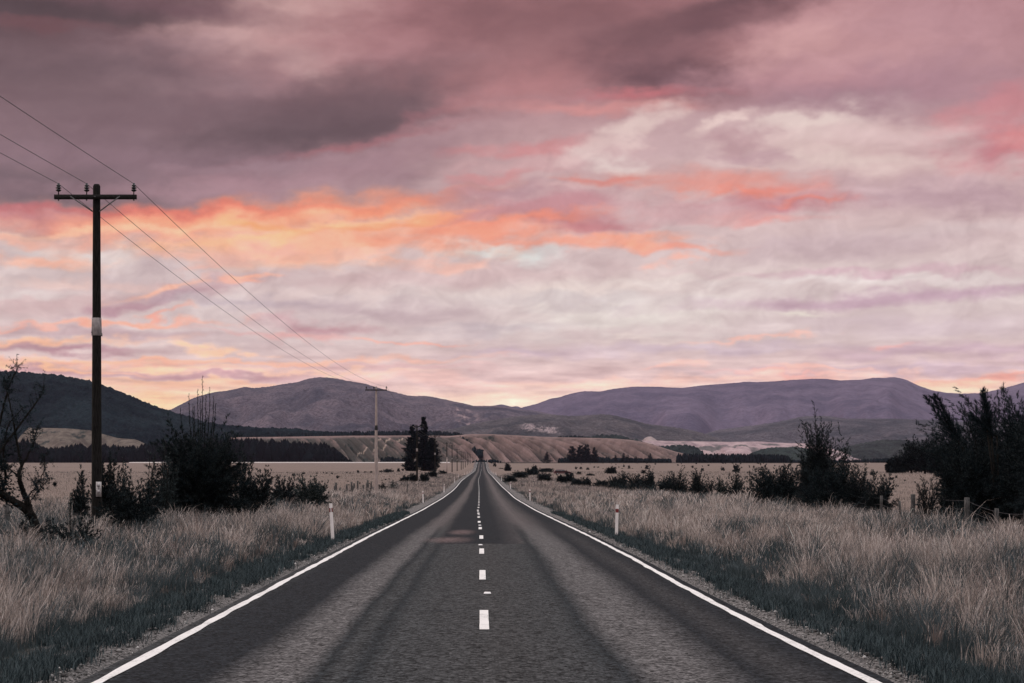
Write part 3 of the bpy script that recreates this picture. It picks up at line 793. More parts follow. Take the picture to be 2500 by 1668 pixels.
prof_pt = [(1490, 1104), (1530, 1084), (1552, 1076), (1600, 1076), (1638, 1077), (1700, 1078), (1781, 1079), (1850, 1078), (1900, 1081), (1967, 1083), (2030, 1095), (2080, 1112), (2110, 1122)]
def pale_t(X, Y, Z, T, gl, px):
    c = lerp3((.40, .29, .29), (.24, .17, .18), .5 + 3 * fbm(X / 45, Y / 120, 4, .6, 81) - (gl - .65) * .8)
    g_ = np.clip((fbm(X / 70 + 4, Y / 200, 4, .6, 82) - .07) * 9, 0, 1) * (T < .9)
    return lerp3(c, (.07, .075, .072), g_ * .8)
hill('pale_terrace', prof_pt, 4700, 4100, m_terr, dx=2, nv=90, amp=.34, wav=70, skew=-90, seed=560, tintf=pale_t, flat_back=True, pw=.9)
hill('pale_knob', [(1566, 1077), (1574, 1070), (1583, 1066), (1590, 1066), (1598, 1071), (1606, 1077)], 5100, 4850, m_terr, zfoot=40, dx=1, nv=30, amp=.1, wav=40, seed=565,
     tintf=lambda X, Y, Z, T, gl, px: lerp3((.36, .28, .26), (.28, .22, .21), .5 + 2 * fbm(X / 20, Y / 20, 3, .5, 3)))
prof_ws = [(1425, 1071), (1440, 1066), (1470, 1062), (1520, 1063.5), (1540, 1072), (1580, 1083), (1610, 1090), (1640, 1089), (1670, 1087), (1700, 1092), (1716, 1105), (1726, 1127)]
hill('wooded_spur', prof_ws, 3300, 2900, m_dark, zfoot=4, dx=1.5, nv=70, amp=.2, wav=90, bumps=9, bw=8, seed=570, back=.2, x0=1425,
     tintf=forest_tint((.013, .020, .022), (.030, .038, .038), 90, 24, 57))
prof_wl = [(1812, 1121), (1830, 1106), (1870, 1093), (1940, 1091), (1985, 1097), (2000, 1110), (2006, 1122)]
hill('wooded_mound', prof_wl, 3600, 3300, m_dark, zfoot=0, dx=1.5, nv=50, amp=.2, wav=90, bumps=6, bw=8, seed=580, back=.3,
     tintf=forest_tint((.024, .034, .034), (.04, .05, .046), 90, 24, 58))

# ------------------------------------------------------------------ utility poles and wires
m_pole = plain('weathered_dark_wood', (.007, .0065, .006), (.024, .021, .019), 9, .9, .1, .8, (6, 6, .5), .02)
m_conc = plain('pale_weathered_concrete', (.30, .24, .22), (.44, .36, .33), 5, .9, .1, .5, (3, 3, .4), .02)
m_arm = plain('crossarm_timber', (.012, .011, .011), (.03, .027, .025), 12, .9, .1, .6, (1, 6, 6), .01)
m_ins = plain('dark_glazed_insulator', (.010, .010, .012), (.022, .02, .022), 20, .25, .5, .1)
m_steel = plain('galvanised_steel', (.10, .095, .095), (.20, .185, .185), 14, .55, .4, .3)
m_band = plain('scuffed_pale_metal_sheet', (.26, .235, .235), (.50, .45, .44), 9, .5, .4, .4, (1, 1, .6))
m_bandd = plain('dull_dark_metal_sheet', (.03, .032, .033), (.055, .055, .056), 9, .6, .3, .3)
m_plate = plain('pole_tag_plate', (.36, .32, .31), (.60, .55, .53), 16, .6, .3, .3)
m_wire = plain('aluminium_conductor', (.05, .045, .05), (.07, .06, .065), 3, .6, .3, 0)
ARM = 1.21
def make_pole(h, r0, r1, mat, band, band_frac=.62, ins=(-1.09, -.26, 1.13), tag_plate=False, sides=16, simple=False, lower=None, low_frac=.62):
    root = empty('utility_pole', (0, 0, 0))
    mb = MB(); n = 26 if not simple else 6
    zz_ = np.linspace(-.6, h, n); rr = np.interp(zz_, [0, h], [r0, r1])
    wob = .012 * fbm(zz_ * .3, zz_ * 0, 2, .5, 5)
    pts = np.stack([wob, wob * .6, zz_], -1)
    if not simple:
        pts = np.vstack([pts, [pts[-1] + [0, 0, .06]]]); rr = np.append(rr, r1 * .72)
    mb.tube(pts, rr, sides); shaft = mb.build('pole', mat, root, smooth=True)
    if lower:
        mb = MB(); mb.tube([(0, 0, -.3), (0, 0, h * low_frac)], [r0 + .012, np.interp(low_frac * h, [0, h], [r0, r1]) + .012], sides); mb.build('lower_sleeve', lower, root, smooth=True)
    za = h - .34
    mb = MB(); mb.box(-ARM, ARM, -r1 - .115, -r1 + .004, za - .065, za + .065); arm = mb.build('crossarm', m_arm, root)
    for bx in ([-.72, .72, 0] if not simple else []):
        mb = MB(); mb.tube([(bx, -r1 - .14, za), (bx, -r1 + .0, za)], .017, 6); mb.build('bolt', m_steel, arm)
    for sx in (-1, 1):
        mb = MB(); mb.tube([(sx * .73, -r1 - .125, za + .01), (sx * (r1 - .01), -r1 * .6 - .03, za - .42)], .019 if not simple else .03, 6)
        mb.build('brace', m_steel if not simple else m_band, root)
    for x in ins:
        mb = MB()
        prof = [(0.0, .016), (.10, .016), (.10, .045), (.135, .085), (.15, .085), (.155, .05), (.185, .05), (.20, .088), (.215, .088), (.225, .05), (.25, .05), (.265, .07), (.28, .07), (.30, .035), (.345, .035)]
        if simple: prof = [(0, .02), (.1, .08), (.25, .08), (.3, .04)]
        mb.tube([(x, -r1 - .055, za + .06 + a) for a, b in prof], [b for a, b in prof], 12 if not simple else 6)
        o = mb.build('insulator', m_ins, root)
        if not simple:
            mb = MB(); mb.tube([(x, -r1 - .055, za - .11), (x, -r1 - .055, za - .064)], .022, 6); mb.build('pin', m_steel, o)
    if band is not None:
        zb = h * band_frac; rb = np.interp(zb, [0, h], [r0, r1])
        mb = MB(); hb = .26
        mb.tube([(0, 0, zb - hb - .006), (0, 0, zb - hb), (0, 0, zb + hb)], [rb + .004, rb + .022, rb + .010], 20, cap=False); bd = mb.build('metal_band', band, root)
        if not simple:
            mb = MB(); mb.box(rb + .012, rb + .035, -.03, .03, zb - hb - .02, zb - hb + .07); mb.build('clasp', m_steel, bd)
            mb = MB(); mb.box(-rb - .03, -rb - .012, -.02, .02, zb - hb + .08, zb - hb + .12); mb.build('clasp', m_steel, bd)
    if tag_plate:
        mb = MB(); zt_ = 1.55; rr_ = np.interp(zt_, [0, h], [r0, r1])
        x0_, x1_ = .015, .165
        mb.box(x0_, x1_, -rr_ - .012, -rr_ * .75, zt_ - .21, zt_ + .23); pl = mb.build('tag_plate', m_plate, root)
        for q in (.12, -.055):
            mb = MB(); mb.tube([(.09, -rr_ - .03, zt_ + q), (.09, -rr_ - .013, zt_ + q)], .05, 18); mb.build('round_disc', m_band, pl)
        mb = MB()      # a scratched bird-like mark between the discs
        mb.tube([(a_, -rr_ - .014, zt_ + b_) for a_, b_ in ((.07, .05), (.105, .03), (.085, .0), (.10, -.01))], .006, 5)
        mb.build('mark', m_arm, pl)
    return root, za + .06 + .33, -r1 - .055
poles = []
px_list = [(236, 53.3), (918.5, 199), (1018, 325), (1062, 452), (1091, 608), (1103.7, 716), (1116, 865), (1126, 1042), (1130.6, 1150), (1136, 1309), (1141, 1501), (1144.7, 1684), (1149, 1963), (1153, 2250)]
tops = [455, 945, 1037, 1063, 1080, 1087, 1097, 1101, None, None, None, None, None, None]
lab = ['tall dark wooden utility pole with pale metal band standing among bushes by the left verge',
       'pale grey concrete utility pole with a dark band, second along the left roadside',
       'dark utility pole with a white band in front of the tall dark pines',
       'dark utility pole with a white band at the right edge of the pines',
       'utility pole with a pale lower half, next beyond the pines',
       'dark utility pole with a white band, sixth pole up the left side of the road']
far_proto = None
for k, ((px, D_), tp) in enumerate(zip(px_list, tops)):
    gx_ = X_at(px, D_); gz_ = float(ground_z(np.array(gx_), np.array(D_)))
    h = (Z_at(tp, D_) - gz_) if tp else 10.6
    if k == 0: r = make_pole(h, .165, .108, m_pole, m_band, .605, tag_plate=True)
    elif k == 1: r = make_pole(h, .22, .095, m_conc, m_bandd, .62, sides=8)
    elif k == 2: r = make_pole(h, .19, .12, m_pole, m_band, .565, simple=True)
    elif k == 3: r = make_pole(h, .19, .12, m_pole, m_band, .55, simple=True)
    elif k == 4: r = make_pole(h, .19, .13, m_pole, m_band, .5, simple=True, lower=m_conc, low_frac=.5)
    elif k == 5:
        r = make_pole(h, .2, .13, m_pole, m_band, .5, simple=True); far_proto = r
    else: r = (copy_tree(far_proto[0]), far_proto[1], far_proto[2])
    root = r[0]; root.location = (gx_, D_, gz_)
    hh = r[1] if k < 6 else far_proto[1]
    poles.append((gx_, D_, gz_ + hh, r[2]))
    L = lab[k] if k < 6 else 'tiny dark utility pole, %s in the row from the camera' % ORD[k]
    tag(root, L, 'utility pole', 'utility poles along the left side of the road')
INSX = (-1.09, -.26, 1.13)
poles2 = [(-11.3, -95.0, poles[0][2] + .5, -.16)] + poles
for k in range(0, 8):
    a, b = poles2[k], poles2[k + 1]
    for j, ix in enumerate(INSX):
        p0 = np.array([a[0] + ix, a[1] + a[3], a[2]]); p1 = np.array([b[0] + ix, b[1] + b[3], b[2]])
        s = np.linspace(0, 1, 40 if k < 3 else 12)[:, None]
        L = np.linalg.norm(p1 - p0); sag = 1.25 * (L / 148) ** 2
        pts = p0 + (p1 - p0) * s; pts[:, 2] -= (4 * sag * s * (1 - s))[:, 0]
        mb = MB(); mb.tube(pts, .0085 if k < 2 else .011, 5)
        side = ['outer left', 'middle', 'road-side'][j]
        where = ['from the nearest pole out of the left frame edge', 'from the tall dark pole to the concrete pole', 'from the concrete pole to the pole by the pines',
                 'between the two poles in front of the pines'] + ['of the %s pole span up the road' % ORD[q] for q in (4, 5, 6, 7)]
        tag(mb.build('power_line', m_wire), '%s thin power wire %s' % (side, where[k]), 'power line', 'power wires strung between the poles')

# ------------------------------------------------------------------ edge marker posts
m_white = plain('marker_post_white', (.80, .72, .69), (.92, .85, .81), 10, .5, .4, .1, (1, 1, .3))
m_red = plain('red_reflective_band', (.13, .012, .014), (.22, .018, .02), 30, .35, .5, .1)
m_slot = plain('pale_reflector', (.62, .55, .55), (.7, .63, .62), 30, .3, .5, .0)
def marker_post(h, w=.095, split=False, tip=True):
    root = empty('marker_post', (0, 0, 0))
    mb = MB(); a = w / 2
    # shallow curved plastic blade, open at the back
    def blade(z0, z1, off, mat, name, par, ww=a):
        mb = MB(); xs_ = np.linspace(-ww, ww, 9); ys_ = .018 * (xs_ / a) ** 2 - off
        zs_ = np.linspace(z0, z1, 5)
        fr = np.stack([np.stack([xs_, ys_, xs_ * 0 + z], -1) for z in zs_]); bk = fr + [0, .006 + off, 0]
        mb.add(fr.reshape(-1, 3), [grid_faces(5, 9)]); mb.add(bk.reshape(-1, 3), [grid_faces(5, 9)[:, ::-1]])
        for (i0, i1) in ((0, 0), (8, 8)):
            q = np.stack([fr[0, i0], fr[-1, i0], bk[-1, i0], bk[0, i0]]); mb.add(q, [[[0, 1, 2, 3]]])
        for r_ in (0, -1):
            v = np.vstack([fr[r_], bk[r_]]); mb.add(v, [[[i, i + 1, i + 10, i + 9] for i in range(8)]])
        return mb.build(name, mat, par)
    blade(-.25, h, 0, m_white, 'post', root)
    b = blade(h * .745, h * .865, .004, m_red, 'red_band', root, a + .001)
    if split: blade(h * .745, h * .865, .007, m_slot, 'reflector', root, a * .32)
    return root
mp = []
left_mp = [(812, 1229, 1315), (1033, 1200, 1224.5), (1083.9, 1181, 1200.5), (1109.5, 1165, 1177), (1119.5, 1158.7, 1166), (1133.5, 1154.7, 1160), (1140.3, 1150, 1153), (1145.5, 1149, 1152), (1150.5, 1148, 1151)]
right_mp = [(1505, 1232, 1305), (1294, 1196, 1219), (1246.6, 1175, 1192), (1223, 1162, 1173.5), (1212, 1155, 1163), (1209, 1152, 1158), (1204, 1149, 1155), (1199, 1147, 1151)]
rowD = [53, None, None, None, None, None, None, None, None]
def row_depth(y):    # depth where the verge, 5 cm below the road, shows on this photo row
    return float(np.interp(-y, -_mono, _rowD))
pl = marker_post(.98, split=True); pr = marker_post(.98)
for side, lst, proto in (('left', left_mp, pl), ('right', right_mp, pr)):
    for k, (px, yt, yb) in enumerate(lst):
        D_ = row_depth(yb - (0 if k == 0 else 1.0)) if k < 5 else row_depth(yb)
        if side == 'left' and k == 0: D_ = 51.6
        if side == 'right' and k == 0: D_ = 56.0
        if k >= 5: D_ = 560 + 90 * (k - 5)
        x_ = X_at(px, D_)
        x_ = max(-5.6, min(x_, -3.95)) if side == 'left' else min(5.4, max(x_, 3.95))
        o = proto if k == 0 else copy_tree(proto)
        gz_ = float(ground_z(np.array(x_), np.array(D_)))
        o.location = (x_, D_, gz_ - .02)
        if k == 0: o.location.z = Z_at(yt, D_) - .98
        o.rotation_euler = (0, math.radians([-3.4, -1.5, 2, 1, -1, 0, 1, 0, 0][k] if side == 'left' else [1.6, -1, 1, -1.5, 0, 1, 0, 0][k]), 0)
        extra = [', dark red band split by a pale strip' if side == 'left' else ', with a solid red band', '', '', '', '', '', '', '', ''][k]
        tag(o, '%s white marker post, %s verge%s' % (['nearest', 'second', 'third', 'fourth', 'fifth', 'sixth', 'seventh', 'eighth', 'ninth'][k], side, extra), 'marker post', 'white marker posts along both road edges')

# ------------------------------------------------------------------ rails at the far bridge
m_rail = plain('pale_guard_rail', (.20, .17, .17), (.32, .27, .27), 6, .7, .3, .2)
for sx, side in ((-1, 'left'), (1, 'right')):
    root = empty('bridge_rail', (sx * 5.0, 1200, 0))
    ys_ = np.arange(1180, 1475, 22.0)
    for i, yy in enumerate(ys_):
        z = float(road_z(yy)); mb = MB(); big = i == len(ys_) - 1
        mb.box(-.12 - .25 * big, .12 + .25 * big, yy - 1200 - .1, yy - 1200 + .1, z - 1.0, z + 1.0 + 1.6 * big)
        mb.build('post', m_rail, root)
    mb = MB(); v = []
    for yy in ys_:
        z = float(road_z(yy)); v += [(-.04, yy - 1200, z + .45), (-.04, yy - 1200, z + .85), (.04, yy - 1200, z + .45), (.04, yy - 1200, z + .85)]
    f = []
    for i in range(len(ys_) - 1):
        a = i * 4; f += [[a, a + 1, a + 5, a + 4], [a + 2, a + 6, a + 7, a + 3], [a + 1, a + 3, a + 7, a + 5], [a, a + 4, a + 6, a + 2]]
    mb.add(v, [np.array(f)]); mb.build('rail', m_rail, root)
    tag(root, 'pale guard rail on the %s edge of the road below the far crest' % side, 'guard rail')

# ------------------------------------------------------------------ wire fences
m_fp = plain('grey_split_timber', (.045, .043, .042), (.13, .12, .115), 10, .95, .05, .8, (5, 5, .6), .02)
def fence(name, pts, heights, widths, label, seed, nw=3, wires=True):
    r_ = np.random.default_rng(seed)
    root = empty(name, (pts[0][0], pts[0][1], 0)); o0 = np.array([pts[0][0], pts[0][1], 0])
    tops_ = []
    for i, ((x, y), h, w) in enumerate(zip(pts, heights, widths)):
        z = float(ground_z(np.array(x), np.array(y)))
        lx, ly = r_.normal(0, .02, 2)
        p0 = np.array([x, y, z - .3]); p1 = np.array([x + lx, y + ly, z + h])
        mb = MB()
        q = np.linspace(0, 1, 6)[:, None]; pp = p0 + (p1 - p0) * q + r_.normal(0, .004, (6, 3)) - o0
        mb.tube(pp, w / 2 * (1 + r_.normal(0, .06, 6)), 7); mb.build('post', m_fp, root)
        tops_.append(p1 - o0)
    if wires:
        for k in range(nw):
            mb = MB(); seg = []
            for a, b in zip(tops_[:-1], tops_[1:]):
                s = np.linspace(0, 1, 5)[:-1, None]; p = a + (b - a) * s; p[:, 2] -= .10 + .27 * k + .03 * np.sin(np.pi * s[:, 0]); seg.append(p)
            mb.tube(np.vstack(seg), .0045, 4); mb.build('wire', m_wire, root)
    tag(root, label, 'fence'); return root
fp = [(2500, 25.5 * 1.833), (2430, 27.5 * 1.833), (2360, 30.5 * 1.833), (2229, 36 * 1.833), (2197, 38 * 1.833), (2150, 41 * 1.833), (2080, 47 * 1.833), (1960, 60 * 1.833), (1850, 74 * 1.833), (1760, 92 * 1.833), (1690, 115 * 1.833), (1640, 140 * 1.833)]
fence('wire_fence', [(X_at(x, D), D) for x, D in fp], [1.08, 1.06, 1.3, 1.25, 1.0, 1.12, 1.1, 1.1, 1.1, 1.1, 1.1, 1.1], [.12, .13, .17, .17, .09, .13, .13, .13, .13, .13, .13, .13],
      'grey timber post and wire fence in long grass on the right beside the feathery trees', 3)
ys_ = np.concatenate([[38, 52, 66, 84, 104, 124, 144, 162], np.arange(170, 240, 5.0)])
fence('wire_fence', [(-13.9 + .25 * math.sin(y), y) for y in ys_], [1.15] * 8 + [1.2 + .3 * math.sin(i * 2.1) for i in range(len(ys_) - 8)], [.15] * 8 + [.2] * (len(ys_) - 8),
      'old timber fence receding along the left paddock past the pale concrete pole', 5)
# a short stake group on the left verge
for k, (px, D_, h, w) in enumerate(((994, 171, 1.5, .11), (987, 168, .75, .07), (1000.5, 173, .8, .07))):
    x_ = X_at(px, D_); mb = MB(); mb.tube([(0, 0, -.2), (0, 0, h * .5), (.02, 0, h)], [w / 2, w / 2.2, w / 2.4], 6)
    o = mb.build('stake', m_fp); o.location = (x_, D_, float(ground_z(np.array(x_), np.array(D_))))
    tag(o, ['tall dark timber stake in pale grass left of the second marker post', 'short stake just left of the tall timber stake', 'short stake just right of the tall timber stake'][k], 'stake')
# pale band along the far side of the left paddock
m_lime = plain('pale_gravel', (.46, .40, .38), (.58, .51, .48), .6, .9, .1, .2)
xs_ = np.arange(X_at(318, 2300), X_at(1118, 2300), 12.0); mb = MB()
zb = plain_z(xs_ * 0 + 900, xs_ * 0 + 2300)
w_ = .55 + .25 * fbm(xs_ / 60, xs_ * 0, 3, .5, 9) * 2
mb.add(np.concatenate([np.stack([xs_, xs_ * 0 + 2290, zb - .3], -1), np.stack([xs_, xs_ * 0 + 2293, zb + .4 + w_], -1), np.stack([xs_, xs_ * 0 + 2310, zb + .5 + w_], -1), np.stack([xs_, xs_ * 0 + 2314, zb - .3], -1)]), [grid_faces(4, len(xs_))])
struct(mb.build('gravel_track', m_lime))

# far boundary fence of the right paddock
xs_ = np.arange(X_at(1215, 2150), X_at(2050, 2150), 14.0); root = empty('wire_fence', (xs_[0], 2150, 0)); zf_ = ground_z(xs_, xs_ * 0 + 2150)
m_net = plain('far_fence_netting', (.03, .03, .028), (.05, .048, .045), 2, .95, .05, 0)
mb = MB()
mb.add(np.concatenate([np.stack([xs_ - xs_[0], xs_ * 0 - .03, zf_ + .15], -1), np.stack([xs_ - xs_[0], xs_ * 0 - .03, zf_ + .95], -1), np.stack([xs_ - xs_[0], xs_ * 0 + .03, zf_ + .95], -1), np.stack([xs_ - xs_[0], xs_ * 0 + .03, zf_ + .15], -1)]), [grid_faces(4, len(xs_))])
mb.build('netting', m_net, root)
for x_, z_ in zip(xs_[::2], zf_[::2]):
    mb = MB(); mb.tube([(x_ - xs_[0], -.12, z_ - .3), (x_ - xs_[0], -.12, z_ + 1.25)], .09, 5); mb.build('post', m_net, root)
tag(root, 'thin dark far boundary fence crossing the right paddock below the terrace', 'fence')

# ------------------------------------------------------------------ red station wagon among the shrubs
def car():
    D_ = 505.0; cx = X_at(1373, D_); gz_ = float(ground_z(np.array(cx), np.array(D_)))
    root = empty('parked_car', (cx, D_, gz_), math.radians(4))
    m_body, t, bs = material('dark_red_car_paint', .3, .5); bs.inputs['Base Color'].default_value = (.07, .013, .015, 1)
    m_glass, t, bs = material('dark_window_glass', .08, .6); bs.inputs['Base Color'].default_value = (.03, .028, .03, 1)
    m_tyre = plain('tyre_rubber', (.012, .012, .012), (.02, .02, .02), 20, .9)
    m_rim = plain('alloy_rim', (.3, .28, .28), (.4, .38, .37), 20, .4, .5)
    # lower body outline (length along x, nose to the right)
    prof = [(-2.35, .35), (-2.38, .75), (-2.33, 1.0), (-2.2, 1.04), (1.05, 1.02), (1.6, .95), (2.1, .86), (2.32, .74), (2.38, .5), (2.33, .3)]
    def extrude(prof, w0, w1, name, mat, par):
        mb = MB(); n = len(prof); v = []
        for s_, w in ((-1, w0), (-1, w1)): pass
        ring = lambda y, inset: [(x * (1 - inset * .02), y, z - inset * (.02 if z > .8 else -.02)) for x, z in prof]
        rings = [ring(-w0, 1), ring(-w0 + .06, 0), ring(w0 - .06, 0), ring(w0, 1)]
        for r_ in rings: v += r_
        f = []
        for k in range(3):
            for i in range(n):
                j = (i + 1) % n; f.append([k * n + i, k * n + j, (k + 1) * n + j, (k + 1) * n + i])
        mb.add(v, [np.array(f), np.arange(n)[None], (np.arange(n) + 3 * n)[None, ::-1]]); return mb.build(name, mat, par)
    body = extrude(prof, .86, .86, 'body', m_body, root)
    # cabin: tapered glasshouse with body-coloured roof and pillars
    def loft(z0, z1, b0, b1, y0, y1, name, mat, par):
        mb = MB(); v = []
        for (xa, xb), z, y in (((b0), z0, y0), ((b1), z1, y1)):
            v += [(xa, -y, z), (xb, -y, z), (xb, y, z), (xa, y, z)]
        mb.add(v, [[[0, 1, 5, 4], [1, 2, 6, 5], [2, 3, 7, 6], [3, 0, 4, 7], [4, 5, 6, 7]]]); return mb.build(name, mat, par)
    cab = loft(1.0, 1.42, (-2.25, 1.25), (-1.98, .42), .80, .64, 'cabin', m_body, root)
    roof = loft(1.42, 1.49, (-1.98, .42), (-1.85, .25), .64, .56, 'roof', m_body, root)
    for x0, x1, t0, t1 in ((-2.1, -1.35, -1.9, -1.35), (-1.25, -.4, -1.25, -.4), (-.3, .85, -.3, .35)):
        mb = MB(); 
        for s_ in (-1,):
            y = lambda z: s_ * (.80 - (z - 1.0) / .42 * .16 + .012)
            mb.add([(x0, y(1.05), 1.05), (x1, y(1.05), 1.05), (t1, y(1.37), 1.37), (t0, y(1.37), 1.37)], [[[0, 1, 2, 3]]])
        mb.build('side_window', m_glass, root)
    mb = MB(); mb.add([(1.19, -.72, 1.05), (1.19, .72, 1.05), (.51, .58, 1.39), (.51, -.58, 1.39)], [[[0, 1, 2, 3]]]); mb.build('windscreen', m_glass, root)
    mb = MB(); mb.add([(-2.235, -.7, 1.06), (-2.235, .7, 1.06), (-2.02, .58, 1.38), (-2.02, -.58, 1.38)], [[[3, 2, 1, 0]]]); mb.build('rear_window', m_glass, root)
    for wx in (-1.45, 1.45):
        for s_ in (-1, 1):
            mb = MB(); mb.tube([(wx, s_ * .70, .31), (wx, s_ * .88, .31)], .31, 18); w = mb.build('wheel', m_tyre, root)
            mb = MB(); mb.tube([(wx, s_ * .80, .31), (wx, s_ * .89, .31)], .19, 14); mb.build('rim', m_rim, w)
    rk = MB()
    for s_ in (-1, 1):
        rk.tube([(-1.75, s_ * .5, 1.50), (-1.7, s_ * .5, 1.58), (.1, s_ * .5, 1.58), (.2, s_ * .5, 1.49)], .022, 6)
    for x in (-1.5, -.9, -.3, .05): rk.tube([(x, -.5, 1.59), (x, .5, 1.59)], .016, 6)
    rk.build('roof_rack', m_rim, root)
    for s_ in (-1, 1):
        mb = MB(); mb.box(2.28, 2.36, s_ * .62 - .14, s_ * .62 + .14, .62, .75); mb.build('headlight', m_rim, root)
        mb = MB(); mb.box(-2.37, -2.33, s_ * .7 - .1, s_ * .7 + .1, .7, .95); mb.build('tail_light', m_red, root)
    tag(root, 'dark red station wagon with roof rack among shrubs in the right paddock', 'car')
car()

# ------------------------------------------------------------------ plants
m_leaf = tinted('dull_foliage', .85, .15, .3, 3.0, trans=.12)
m_leaf_far = tinted('far_foliage', .95, .02, .35, .3)
m_stem = plain('bark', (.008, .0075, .007), (.024, .021, .019), 9, .95, .05, .6, (4, 4, 1), .02)
def unit(v): return v / (np.linalg.norm(v, axis=-1, keepdims=True) + 1e-9)
def leaf_tris(P_, Dir, ln, wd, r_, tint, jit=.3):
    """one small triangle leaf per point"""
    n = len(P_); side = unit(np.cross(Dir, r_.normal(size=(n, 3))))
    ln = ln * r_.uniform(.6, 1.3, (n, 1)); wd = wd * r_.uniform(.7, 1.3, (n, 1))
    a = P_ - side * wd / 2; b = P_ + side * wd / 2; c = P_ + Dir * ln
    v = np.stack([a, b, c], 1).reshape(-1, 3)
    k = 1 + jit * r_.normal(size=(n, 1))
    col_ = np.repeat(np.clip(tint * k, .003, 1), 3, 0)
    return v, np.arange(3 * n).reshape(-1, 3), col_
DK = np.array((.012, .018, .021)); MG = np.array((.027, .036, .037)); GG = np.array((.070, .078, .075)); WT = np.array((.006, .011, .0135))
def foliage(r_, R, Ry, H, n_shoot, n_twig, n_leaf, ln, wd, tint, kind='plume', lean=(0, 0), twig=.28, z0=0.0, tvar=None, fill=.35, core=.25):
    """shoots leave the base, twigs leave the shoots, leaves sit on the twigs; returns leaf mesh and shoot curves"""
    ph = r_.uniform(0, 2 * math.pi, n_shoot)
    if kind == 'plume': el = np.arccos(r_.uniform(.0, 1.0, n_shoot) ** 1.0)
    elif kind in ('dome', 'round'): el = np.arccos(r_.uniform(-.05, 1, n_shoot))
    elif kind == 'spire': el = np.abs(r_.normal(0, .12, n_shoot))
    else: el = np.arccos(r_.uniform(.0, 1, n_shoot) ** .9)
    lump = 1 + .22 * np.sin(ph * 3 + r_.uniform(0, 6)) * np.sin(el) + r_.normal(0, .10, n_shoot)
    if kind in ('dome', 'round'):
        el = np.arccos(r_.uniform(-.38, 1, n_shoot)); low = z0 + (H - z0) * (.30 if kind == 'dome' else .42)
        se = np.abs(np.sin(el)) ** (.62 if kind == 'dome' else .50)
        tip = np.stack([R * se * np.cos(ph), Ry * se * np.sin(ph), low + (H - low) * np.cos(el)], -1) * np.clip(lump, .72, 1.10)[:, None]
    else:
        se = np.abs(np.sin(el)) ** .8
        tip = np.stack([R * se * np.cos(ph), Ry * se * np.sin(ph), z0 + (H - z0) * np.cos(el) ** .8 * 1.0 + .04 * H], -1) * lump[:, None]
    tip[:, 2] = np.clip(tip[:, 2], .08 * H, None)
    inner = r_.uniform(core, 1, n_shoot) ** fill; tip = tip * np.stack([inner, inner, np.maximum(inner, .8 if kind in ('dome', 'round') else .55)], -1)
    tip[:, 0] += lean[0] * tip[:, 2]; tip[:, 1] += lean[1] * tip[:, 2]
    bs = np.stack([r_.normal(0, .10 * R, n_shoot), r_.normal(0, .10 * Ry, n_shoot), np.full(n_shoot, z0) + r_.uniform(0, .15, n_shoot) * H], -1)
    ctl = bs + (tip - bs) * .5; ctl[:, :2] *= .55; ctl[:, 2] += .10 * H
    t = np.clip(.28 + .72 * (np.arange(n_twig)[None] + r_.uniform(0, 1, (n_shoot, n_twig))) / n_twig, 0, 1)[..., None]
    B = (1 - t) ** 2 * bs[:, None] + 2 * t * (1 - t) * ctl[:, None] + t ** 2 * tip[:, None]
    T = unit(2 * (1 - t) * (ctl - bs)[:, None] + 2 * t * (tip - ctl)[:, None])
    side = unit(r_.normal(size=B.shape)); side = unit(side - (side * T).sum(-1, keepdims=True) * T)
    td = unit(T * .85 + side * .75 + np.array((0, 0, .15))); tl = twig * (1.15 - .85 * t) * r_.uniform(.6, 1.2, t.shape)
    s = r_.uniform(0, 1, (n_shoot, n_twig, n_leaf, 1))
    Pp = B[:, :, None] + td[:, :, None] * tl[:, :, None] * s
    Dd = unit(td[:, :, None] + .75 * unit(r_.normal(size=Pp.shape)))
    st = np.repeat(np.clip(1 + .28 * r_.normal(size=(n_shoot, 1)), .4, 2), n_twig * n_leaf, 0)
    n = n_shoot * n_twig * n_leaf
    tc_ = np.array(tint) * st
    if tvar is not None: tc_ = tc_ * (1 - (r_.uniform(size=(n, 1)) < .18)) + np.array(tvar) * (r_.uniform(size=(n, 1)) < .18) + .0
    tc_ = np.maximum(tc_, .004)
    return leaf_tris(Pp.reshape(-1, 3), Dd.reshape(-1, 3), ln, wd, r_, tc_, .2), (bs, ctl, tip)
def stems(mb, curves, k, r0, sides=5):
    bs, ctl, tip = curves
    for i in range(min(k, len(bs))):
        t = np.linspace(0, 1, 6)[:, None]
        mb.tube((1 - t) ** 2 * bs[i] + 2 * t * (1 - t) * ctl[i] + t ** 2 * tip[i], np.linspace(r0, r0 * .2, 6), sides)
_seed = [1000]
